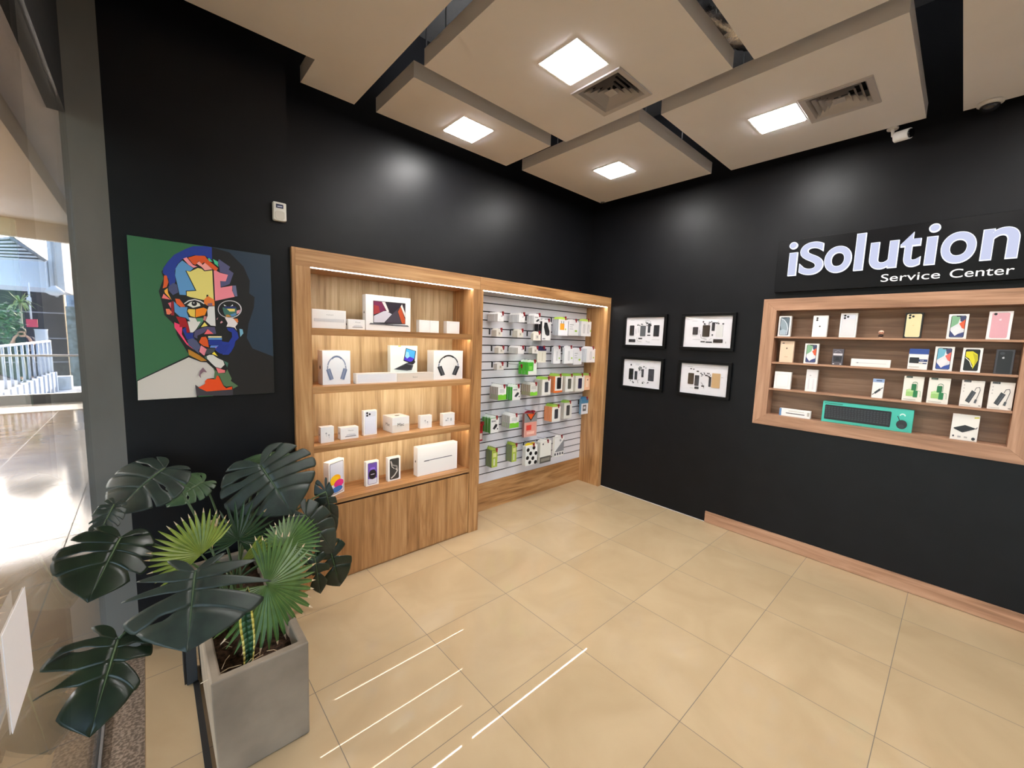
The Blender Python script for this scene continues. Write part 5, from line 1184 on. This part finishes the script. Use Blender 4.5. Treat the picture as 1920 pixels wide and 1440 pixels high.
mleaf((222, 1198), -.98, (167, 1368), -1.18, .10, .17, .35, root=Vector((-3.74, -.66, .355)), mid=Vector((-3.90, -.8, .74)), seed=12, droop=.25, lobes=4, slit=.62, gap=.8, m=M_MOND)

def fan(name, parent, hub, radius, ax, normal, span, nseg, m, dry=.0, depth=.5, seed=0, cup=.12):
    """Pleated palm fan: segments joined near the hub, pointed and free towards the rim."""
    r = random.Random(seed); hub, ax, normal = Vector(hub), Vector(ax).normalized(), Vector(normal).normalized()
    s = normal.cross(ax).normalized(); normal = ax.cross(s).normalized(); mb = MB(); uv = []
    da = math.radians(span) / nseg
    for k in range(nseg):
        a0 = -math.radians(span) / 2 + k * da; ac = a0 + da / 2
        R_ = radius * (.82 + .18 * math.cos(ac * .8)) * r.uniform(.94, 1.04); sg = r.uniform(-.02, .05)
        prof = [(.02, 1), (.25, 1), (depth, 1), (depth + .18, .72), (.9, .4), (1.0, .04)]
        rows = []
        for q, wdt in prof:
            rr = R_ * q; hw = math.tan(da / 2) * R_ * min(q, depth + .05) * wdt
            c = ax * math.cos(ac) + s * math.sin(ac); tdir = -ax * math.sin(ac) + s * math.cos(ac)
            zc = -cup * radius * q * q - sg * rr * q
            ce = hub + c * rr + normal * (zc - hw * .35); le = hub + c * rr - tdir * hw + normal * (zc + hw * .25); re = hub + c * rr + tdir * hw + normal * (zc + hw * .25)
            rows.append([len(mb.v), len(mb.v) + 1, len(mb.v) + 2]); mb.v += [le, ce, re]; uv += [(.3, q), (.0, q), (.3, q)]
        for i in range(len(rows) - 1):
            mm = M_DRY if (dry and i >= len(rows) - 2 and r.random() < dry) else m
            for j in (0, 1): mb.face([rows[i][j], rows[i][j + 1], rows[i + 1][j + 1], rows[i + 1][j]], mm, False)
    me = mb.mesh(name); ul = me.uv_layers.new(name='UVMap')
    for lp in me.loops: ul.data[lp.index].uv = uv[lp.vertex_index]
    o = bpy.data.objects.new(name, me); COL.objects.link(o); o.parent = parent
    sd_ = o.modifiers.new('thickness', 'SOLIDIFY'); sd_.thickness = .001
    return o
def vdir(a, b, y):  # direction between two photo points at one depth
    return at(*b, 'y', y) - at(*a, 'y', y)
fp = thing('fan_palm', 'small fan palm with pleated round fronds, front of the concrete planter', 'plant', (0, 0, 0), kind='thing')
FR = Vector((-3.66, -.72, .355))
def ffan(hub, y, rim, rad_px_scale, span, nseg, m, tilt, root, dry=0, depth=.55, seed=0, cup=.1):
    h = at(*hub, 'y', y); ax = vdir(hub, rim, y); rad = ax.length * rad_px_scale
    nrm = (TOC(h) * (1 - tilt) + Vector((0, 0, 1)) * tilt).normalized()
    nrm = (nrm - ax.normalized() * nrm.dot(ax.normalized())).normalized()
    fan('frond', fp, h, rad, ax, nrm, span, nseg, m, dry, depth, seed, cup)
    petiole(fp, [root, root.lerp(h, .5) + Vector((0, .02, .06)), h], .0045, .003)
ffan((378, 1040), -.66, (330, 990), 1.18, 185, 22, M_PALMY, .3, Vector((-3.70, -.60, .355)), .5, .6, 1)
ffan((447, 1012), -.42, (462, 952), 1.15, 280, 24, M_PALMD, .25, Vector((-3.66, -.45, .355)), .15, .5, 2)
ffan((536, 1023), -.62, (592, 985), 1.10, 285, 32, M_PALM, .3, FR, .15, .62, 3)
ffan((500, 1097), -.84, (575, 1140), 1.16, 300, 36, M_PALM, .3, FR + Vector((0, -.05, 0)), .6, .62, 4)
ffan((446, 1062), -.70, (500, 1012), 1.0, 34, 6, M_PALMY, .2, Vector((-3.68, -.66, .355)), .2, .8, 5)
h_ = at(398, 1030, 'y', -.62); fan('folded_frond', fp, h_, .13, vdir((398, 1035), (402, 975), -.62), TOC(h_), 14, 3, M_DRY, .9, .8, 6)
petiole(fp, [Vector((-3.70, -.60, .355)), h_], .004, .003)
lb_ = MB(); rr_ = random.Random(9)
for k in range(16):
    x, y = rr_.uniform(PX_0 + .06, PX_1 - .06), rr_.uniform(-.98, -.5); a = rr_.uniform(0, 6.28); l_ = rr_.uniform(.03, .09)
    lb_.tube([(x, y, .362), (x + math.cos(a) * l_ * .5, y + math.sin(a) * l_ * .5, .372), (x + math.cos(a) * l_, y + math.sin(a) * l_, .364)], .0016, M_DRY, 5)
o = add('dry_leaf_litter', lb_, pl, label='dry straw coloured leaf shreds'); o['kind'] = 'stuff'
sn = thing('snake_plant', 'single upright snake plant leaf with yellow margins in the planter', 'plant', (0, 0, 0), kind='thing')
M_SNK = noisy('snake_leaf_centre', '#1f3d26', '#39603a', 40, .4, 0, 3, .5, .4, .6, (1, 1, .3)); M_SNY = noisy('snake_leaf_margin', '#c4b34a', '#ded07a', 20, .4)
sb_ = at(465, 1238, 'y', -.93); stp = at(463, 1101, 'y', -.93); sb_.z = .35
rt = (at(475, 1150, 'y', -.93) - at(455, 1150, 'y', -.93)).normalized(); N_ = 14
cen, mar = MB(), MB()
prevs = None
for i in range(N_ + 1):
    t = i / N_; w_ = .0215 * (1 - t ** 5) * (.7 + .5 * math.sin(min(1, t * 1.3) * 2.2)) + .0008
    tw = .35 * math.sin(t * 5); d_ = Vector((rt.x * math.cos(tw), rt.y * math.cos(tw) + math.sin(tw) * .8, 0)).normalized()
    c = sb_.lerp(stp, t) + rt * .005 * math.sin(t * 7)
    cur = [c - d_ * w_, c - d_ * w_ * .68, c + Vector((0, .006, 0)), c + d_ * w_ * .68, c + d_ * w_]
    if prevs:
        for mb_x, j in ((mar, 0), (cen, 1), (cen, 2), (mar, 3)):
            mb_x.quad([prevs[j], prevs[j + 1], cur[j + 1], cur[j]], M_SNY if mb_x is mar else M_SNK, True)
    prevs = cur
for nm, mb_x in (('blade', cen), ('margin', mar)):
    o = add(nm, mb_x, sn, normals=False); s2 = o.modifiers.new('thickness', 'SOLIDIFY'); s2.thickness = .0025
    if nm == 'margin': o['label'] = 'yellow leaf margin'
# ================================================================== THE MALL WALK AND THE COURT OUTSIDE THE GLASS
M_SOFF = noisy('mall_soffit', '#e6dccb', '#ece3d4', 1.5, .8)
M_LAV = noisy('mall_plaster', '#e0dfe6', '#e6e5ec', 1.5, .8, 0, 3)
M_MALLFILL = lamp_mat('mall_fill_glow', (1, .97, .95), 175)
M_PALE = mat('#d9dde2', .6); M_WALLD = noisy('dark_cladding', '#2b2b31', '#35353c', 2, .55)
struct('floor_mall', MB().box((-20, -8, -.1), (-4.18, 9.2, -.002), M_MALL), 'glossy beige tile floor of the mall walk outside the glass', 'floor')
struct('floor_mall_edge', MB().box((-20, 9.2, -.1), (-4.18, 10.38, -.0015), mat('#d8cbb4', .25)), 'pale stone border along the end of the mall walk', 'floor')
struct('ceiling_mall', MB().box((-4.97, -8, 4.1), (-4.23, 10.3, 4.2), M_LAV).box((-20, -8, 3.80), (-4.97, 10.3, 4.2), M_SOFF), 'pale plaster ceiling and lower beige soffit of the mall walk', 'ceiling')
struct('trim_mall_fascia', MB().box((-20, 10.3, 3.44), (-4.2, 10.46, 4.25), M_SOFF), 'pale fascia beam at the outer edge of the mall ceiling', 'beam')
struct('wall_mall', MB().box((-4.195, .45, 0), (-4.0, 10.4, 4.1), mat('#6b6a68', .6)), 'grey mall wall beyond the column', 'wall')
struct('trim_mall_curb', MB().box((-20, 10.38, -.1), (-4.2, 10.5, .2), noisy('dark_stone', '#2c2a2a', '#403d3c', 3, .4)), 'dark stone curb under the glass balustrade', 'curb')
for kx, ky in ((-8.6, 1.5), (-8.6, 4.5), (-8.6, 7.5), (-11.5, 3), (-11.5, 6)):  # unseen lamps added as fill for the mall walk and its ceiling
    ml = thing('mall_fill_light', 'added fill lamp on the mall soffit out of view, ' + {1.5: 'nearest the shop', 4.5: 'middle of its row', 7.5: 'nearest the court', 3: 'outer row towards the shop', 6: 'outer row towards the court'}[ky], 'ceiling light', (kx, ky, 3.8), kind='thing')
    add('frame', MB().box((-.33, -.33, -.012), (.33, .33, -.0005), M_WHITE), ml); add('diffuser', MB().box((-.3, -.3, -.02), (.3, .3, -.0125), M_MALLFILL), ml)
gb = thing('balustrade', 'clear glass balustrade with a pale handrail at the end of the mall walk', 'balustrade', (0, 10.44, .2), kind='thing')
for k in range(6):
    x = -4.25 - k * 1.5
    add('glass_panel', MB().box((x - 1.48, -.006, .0), (x, .006, .80), M_GLASS), gb)
add('handrail', MB().tube([(-14, 0, .825), (-4.2, 0, .825)], .025, mat('#f2f2f2', .4), 10), gb)
# dark cladding wall with light joints, white gallery block, canopy, tower
dw = MB(); a, b = at(18, 700, 'y', 26), at(131, 700, 'y', 26)
dw.box((a.x - .6, 26, -3), (b.x, 26.4, 4.4), M_WALLD)
for v in (586, 634, 679): z = at(80, v, 'y', 26).z; dw.box((a.x - .6, 25.97, z - .03), (b.x, 26, z + .03), mat('#8d8d94', .6))
struct('wall_court', dw, 'dark clad wall with pale joints across the court', 'wall')
gl = thing('gallery_block', 'white projecting gallery block above the dark wall across the court', 'building', (0, 0, 0), kind='thing')
p0, p1 = at(-60, 532, 'y', 21), at(88, 540, 'y', 21); zt = at(50, 490, 'y', 21).z
add('gallery_wall', MB().box((p0.x, 21, p1.z), (p1.x, 24.5, zt + .2), mat('#d5dfea', .6)), gl)
add('end_wall', MB().box((p1.x + .02, 21.6, p1.z - .05), (at(122, 540, 'y', 21.6).x, 24.5, 5.6), mat('#eef0f2', .6)), gl)
add('downpipe', MB().tube([(at(102, 500, 'y', 21.5).x, 21.5, p1.z - .3), (at(102, 500, 'y', 21.5).x, 21.5, 5.6)], .05, mat('#b9bdc0', .5), 8), gl)
add('lamp', MB().lathe([(.05, .25), (.2, .12), (.28, .0), (.1, -.12)], (at(103, 543, 'y', 21).x, 20.9, at(103, 546, 'y', 21).z - .05), mat('#e9ecee', .5), 12), gl)
cn = thing('canopy', 'slatted canopy frame hanging under the fascia across the court', 'canopy', (0, 0, 0), kind='thing')
c0, c1, c2 = at(-40, 452, 'y', 19), at(20, 446, 'y', 19), at(86, 489, 'y', 19)
for i in range(7):
    t = i / 6; l_ = at(-40, 450 + 32 * t, 'y', 19); r_ = c1.lerp(c2, t)
    add('slat', MB().tube([l_, r_], .035, mat('#d7dadb', .5), 6), cn)
add('edge_beam', MB().tube([c1, c2], .06, mat('#8b8d90', .5), 6), cn); add('roof_sheet', MB().prism([c0 + Vector((0, .4, .12)), c1 + Vector((0, .4, .12)), c2 + Vector((0, .4, .06)), Vector((c0.x, 19.4, c2.z))], (0, .05, 0), mat('#4c4f50', .7)), cn)
tw = thing('tower_block', 'pale blue glazed tower far beyond the court', 'building', (0, 0, 0), kind='thing')
tx0, tx1 = at(118, 500, 'y', 70).x, at(175, 500, 'y', 70).x
add('tower_wall', MB().box((tx0, 70, -4), (tx1, 80, 22), mat('#b7cbdd', .3)), tw)
for k in range(12):
    z = 3 + k * 1.15; add('window_band', MB().box((tx0 + .4, 69.9, z), (tx1, 69.995, z + .55), mat('#7f9cba', .2)), tw)
struct('backdrop_street', MB().box((at(125, 700, 'y', 40).x, 40, -4), (at(175, 700, 'y', 40).x, 41, at(140, 575, 'y', 40).z), noisy('far_greenery', '#5d6a5f', '#aeb8b4', 3, .8, 0, 6)), 'pale grey green street planting far beyond the court', 'street planting')
ac = thing('condenser_unit', 'white air conditioner box on the court floor below the dark wall', 'condenser unit', (0, 0, 0), kind='thing')
q0, q1 = at(101, 731, 'y', 18), at(133, 706, 'y', 18)
add('casing', MB().box((q0.x, 18, q0.z), (q1.x, 18.5, q1.z), mat('#dfe6ea', .5)), ac); add('grille', MB().lathe([(.2, 0), (.2, -.02)], ((q0.x + q1.x) / 2 - .1, 18, (q0.z + q1.z) / 2), mat('#b9c2c8', .5), 16, 'y'), ac)
struct('ground_court', MB().box((-40, 10.5, -3.2), (10, 80, -3), mat('#b5b9bd', .7)), 'pale paving of the court below the galleries', 'ground')
struct('ground_court_step', MB().box((at(88, 735, 'y', 16.5).x, 16.6, -3), (-4.3, 19, q0.z - .005), mat('#c7ccd2', .6)), 'pale concrete deck carrying the condenser unit', 'ground')
# balcony with a slanted balustrade, the man behind it
A1, B1 = at(-12, 651, 'y', 11.6), at(97, 640, 'y', 17.5)
bal = thing('balcony', 'white balcony with square openings and a slanted railing across the court', 'balcony', (0, 0, 0), kind='thing')
dv = (B1 - A1); dv.z = 0; L_ = dv.length; dn = dv.normalized(); nn = Vector((-dn.y, dn.x, 0)); 
zr = (A1.z + B1.z) / 2; zf = -.12
def bp(t, o, z): return Vector((A1.x, A1.y, 0)) + dn * (t * L_) + nn * o + Vector((0, 0, z))
def slab(t0, t1, o0, o1, z0, z1, m, mb):
    pts = [bp(t0, o0, z0), bp(t1, o0, z0), bp(t1, o1, z0), bp(t0, o1, z0)]
    mb.prism(pts, (0, 0, z1 - z0), m)
M_BAL = mat('#cfd6e2', .6)
sb = MB(); slab(-.1, 1.0, 0, 3.5, -.32, zf, M_BAL, sb); add('floor_slab', sb, bal)
fw = MB(); slab(-.1, 1, .18, .3, -1.6, -.32, mat('#8fa2bd', .6), fw); add('lower_wall', fw, bal)
pf = MB(); slab(-.1, 1.0, -.02, .12, -.38, .12, M_BAL, pf); add('fascia', pf, bal)
for k in range(12):
    t = -.06 + k * .0955
    pm_ = MB(); slab(t, t + .022, -.05, .16, -1.6, .12, M_BAL, pm_); add('pier', pm_, bal)
    ow = MB(); slab(t + .03, t + .085, .16, .178, -.85, -.42, mat('#4a5870', .4), ow); add('opening', ow, bal)
    add('baluster', MB().tube([bp(t + .01, .05, .121), bp(t + .01, .05, zr)], .026, mat('#c3ccd9', .4, .3), 8), bal)
add('handrail', MB().tube([bp(-.1, .05, zr), bp(1.0, .05, zr)], .035, mat('#e2e6ec', .35, .3), 10), bal)
add('end_post', MB().tube([bp(1.0, .05, -.7), bp(1.0, .05, zr)], .035, mat('#dfe4ea', .4), 8), bal)
pc = at(79, 640, 'y', 18.6)
o = add('white_pillar', MB().lathe([(.15, zf + .002), (.15, 1.45), (.165, 1.52)], (pc.x, 18.6, 0), mat('#e9edf2', .5), 20)); tag(o, 'short white round pillar on the balcony beside the man', 'pillar', None, 'thing')
si = thing('hanging_sign', 'red and white sign plate hanging from the gallery block', 'sign', (0, 0, 0), kind='thing')
s0, s1 = at(50, 613, 'y', 20), at(70, 599, 'y', 20)
add('plate', MB().box((s0.x, 20, s0.z), (s1.x, 20.04, s1.z), mat('#d9566a', .5)), si); add('plate', MB().box((at(50, 565, 'y', 20).x, 20, at(50, 566, 'y', 20).z), (at(59, 565, 'y', 20).x, 20.04, at(50, 557, 'y', 20).z), mat('#dcdfe4', .5)), si)
hx_ = at(57, 580, 'y', 20).x; add('rod', MB().tube([(hx_, 20.02, s1.z), (hx_, 20.02, p1.z + .1)], .025, mat('#e3e6ea', .5), 8), si)
# planting on the balcony
M_BUSH = noisy('court_foliage', '#2f5a3a', '#7aa080', 5, .6)
rb = random.Random(11)
def bush(cx, cy, cz, rx, rz_, n, label, s=.16):
    mb = MB()
    for _ in range(n):
        d = Vector((rb.gauss(0, 1), rb.gauss(0, 1), rb.gauss(0, 1))).normalized(); k = rb.random() ** .4
        p = Vector((cx + d.x * rx * k, cy + d.y * rx * k, cz + d.z * rz_ * k)); f = Vector((rb.uniform(-1, 1), rb.uniform(-1, 1), rb.uniform(-.8, .4))).normalized(); q = f.cross(Vector((0, 0, 1))).normalized() * s * .3
        mb.quad([p, p + f * s * .5 + q, p + f * s, p + f * s * .5 - q], M_BUSH)
    t = thing('potted_shrub', label, 'shrub', (0, 0, 0), kind='thing')
    add('foliage', mb, t, normals=False)
    add('stem', MB().tube([(cx, cy, zf + .004), (cx + .03, cy, cz)], .03, mat('#4a4034', .7), 6).tube([(cx, cy, zf + .2), (cx - .2, cy, cz)], .02, mat('#4a4034', .7), 6), t)
bc = at(16, 605, 'y', 17.8); bush(bc.x - .3, 18.0, bc.z, .62, .75, 700, 'big leafy green shrub on the balcony behind the man')
pa = thing('potted_palm', 'thin spiky palm rising above the balcony shrub', 'palm', (0, 0, 0), kind='thing')
pcx = at(34, 566, 'y', 19.2)
add('trunk', MB().tube([(pcx.x, 19.2, zf), (pcx.x + .04, 19.2, pcx.z)], .035, mat('#a9a48c', .7), 8), pa)
pmb = MB()
for k in range(34):
    a_ = rb.uniform(0, 6.28); e_ = rb.uniform(-.5, 1.2); l_ = rb.uniform(.4, .65)
    d = Vector((math.cos(a_) * math.cos(e_), math.sin(a_) * math.cos(e_), math.sin(e_))); q = d.cross(Vector((0, 0, 1))).normalized() * .03
    c_ = Vector((pcx.x + .04, 19.2, pcx.z)); m_ = c_ + d * l_ * .6; e2 = c_ + d * l_ + Vector((0, 0, -.15))
    pmb.quad([c_ - q * .5, m_ - q, e2, m_ + q, c_ + q * .5], mat('#8fa36a', .5))
add('leaf_crown', pmb, pa, normals=False)

# ------------------------------------------------------------------ the man on the balcony, photographing
def skinned(name, pts, edges, radii, m, parent, sub=2, root=0):
    me = bpy.data.meshes.new(name); me.from_pydata([tuple(p) for p in pts], edges, []); me.materials.append(m)
    o = bpy.data.objects.new(name, me); COL.objects.link(o); o.parent = parent
    bm = bmesh.new(); bm.from_mesh(me); lay = bm.verts.layers.skin.verify()
    for v in bm.verts:
        r_ = radii[v.index]; v[lay].radius = r_ if isinstance(r_, tuple) else (r_, r_); v[lay].use_root = (v.index == root)
    bm.to_mesh(me); bm.free()
    o.modifiers.new('skin', 'SKIN').use_smooth_shade = True
    sb_ = o.modifiers.new('smooth', 'SUBSURF'); sb_.levels = sub; sb_.render_levels = sub
    return o
pm0 = at(43, 640, 'y', 17.1)
man = thing('person', 'person in a dark navy T-shirt holding a phone up to the face behind the railing', 'person', (pm0.x, 17.1, zf + .006), .08, kind='thing')
M_SKIN = mat('#c49a80', .5); M_SHIRT = mat('#23263c', .7); M_TROU = mat('#1d2026', .7); M_HAIR = mat('#17120f', .5)
V_ = [(0, 0, .98), (0, 0, 1.12), (0, 0, 1.30), (0, -.01, 1.43), (0, -.02, 1.50), (0, -.04, 1.57), (0, -.05, 1.66), (0, -.03, 1.73),
      (.09, 0, .94), (.10, -.02, .52), (.11, .02, .09), (.12, -.10, .035), (-.09, 0, .94), (-.10, -.02, .52), (-.11, .02, .09), (-.12, -.10, .035),
      (.17, 0, 1.42), (.235, -.13, 1.23), (.15, -.30, 1.48), (.08, -.30, 1.56), (-.17, 0, 1.42), (-.235, -.13, 1.23), (-.15, -.30, 1.48), (-.08, -.30, 1.56)]
E_ = [(0, 1), (1, 2), (2, 3), (3, 4), (4, 5), (5, 6), (6, 7), (0, 8), (8, 9), (9, 10), (10, 11), (0, 12), (12, 13), (13, 14), (14, 15), (3, 16), (16, 17), (17, 18), (18, 19), (3, 20), (20, 21), (21, 22), (22, 23)]
R_ = [(.15, .11), (.14, .105), (.16, .12), (.13, .09), .055, (.07, .085), (.075, .095), (.06, .08), .095, .06, .045, .035, .095, .06, .045, .035, .07, .048, .034, .032, .07, .048, .034, .032]
skinned('body', V_, E_, R_, M_SKIN, man)
skinned('shirt', [(0, 0, .95), V_[1], V_[2], (0, -.01, 1.44), V_[16], (.235, -.06, 1.31), V_[20], (-.235, -.06, 1.31)], [(0, 1), (1, 2), (2, 3), (3, 4), (4, 5), (3, 6), (6, 7)], [(.18, .14), (.17, .135), (.20, .155), (.16, .12), .115, .085, .115, .085], M_SHIRT, man)
skinned('trousers', [(0, 0, 1.0), V_[8], V_[9], (.11, .02, .12), V_[12], V_[13], (-.11, .02, .12)], [(0, 1), (1, 2), (2, 3), (0, 4), (4, 5), (5, 6)], [(.165, .125), .11, .075, .065, .11, .075, .065], M_TROU, man)
add('shoe', MB().ball((.12, -.08, .04), .06, mat('#222', .5) if False else mat('#222222', .5), 12, 8, (.8, 1.9, .7)), man); add('shoe', MB().ball((-.12, -.08, .04), .06, mat('#222222', .5), 12, 8, (.8, 1.9, .7)), man)
add('hair', MB().ball((0, -.025, 1.70), .105, M_HAIR, 16, 10, (.92, 1.05, .98)), man)
face = MB()
for s_ in (-1, 1):
    face.ball((s_ * .034, -.128, 1.665), .011, mat('#1a1412', .3), 8, 6); face.ball((s_ * .085, -.04, 1.65), .02, M_SKIN, 8, 6, (.5, .8, 1.3))
face.ball((0, -.145, 1.635), .016, M_SKIN, 8, 6, (.8, 1, 1.4)); face.ball((0, -.132, 1.595), .022, mat('#8f5a4c', .5), 8, 6, (1.2, .5, .35)); face.ball((0, -.075, 1.64), .078, M_SKIN, 14, 10, (.92, .9, 1.2))
add('face', face, man)
for s_ in (-1, 1):
    hb = MB(); hb.ball((s_ * .075, -.315, 1.585), .034, M_SKIN, 10, 8, (.55, .8, 1.2))
    for k in range(4):
        zz = 1.555 + k * .02
        hb.tube([(s_ * .078, -.335, zz), (s_ * .066, -.362, zz + .004), (s_ * .046, -.366, zz + .006)], [.009, .0085, .007], M_SKIN, 6)
    hb.tube([(s_ * .07, -.305, 1.56), (s_ * .055, -.31, 1.585), (s_ * .04, -.335, 1.60)], [.011, .0095, .008], M_SKIN, 6)
    add('hand', hb, man)
ph = MB().box((-.078, -.358, 1.562), (.078, -.349, 1.638), mat('#15161a', .2)); o = add('smartphone', ph, None, (pm0.x, 17.1, zf + .006), .08)
tag(o, 'dark phone held up sideways by the person on the balcony', 'phone', None, 'thing')
man.scale = (.93, .93, .93); o.scale = (.93, .93, .93)
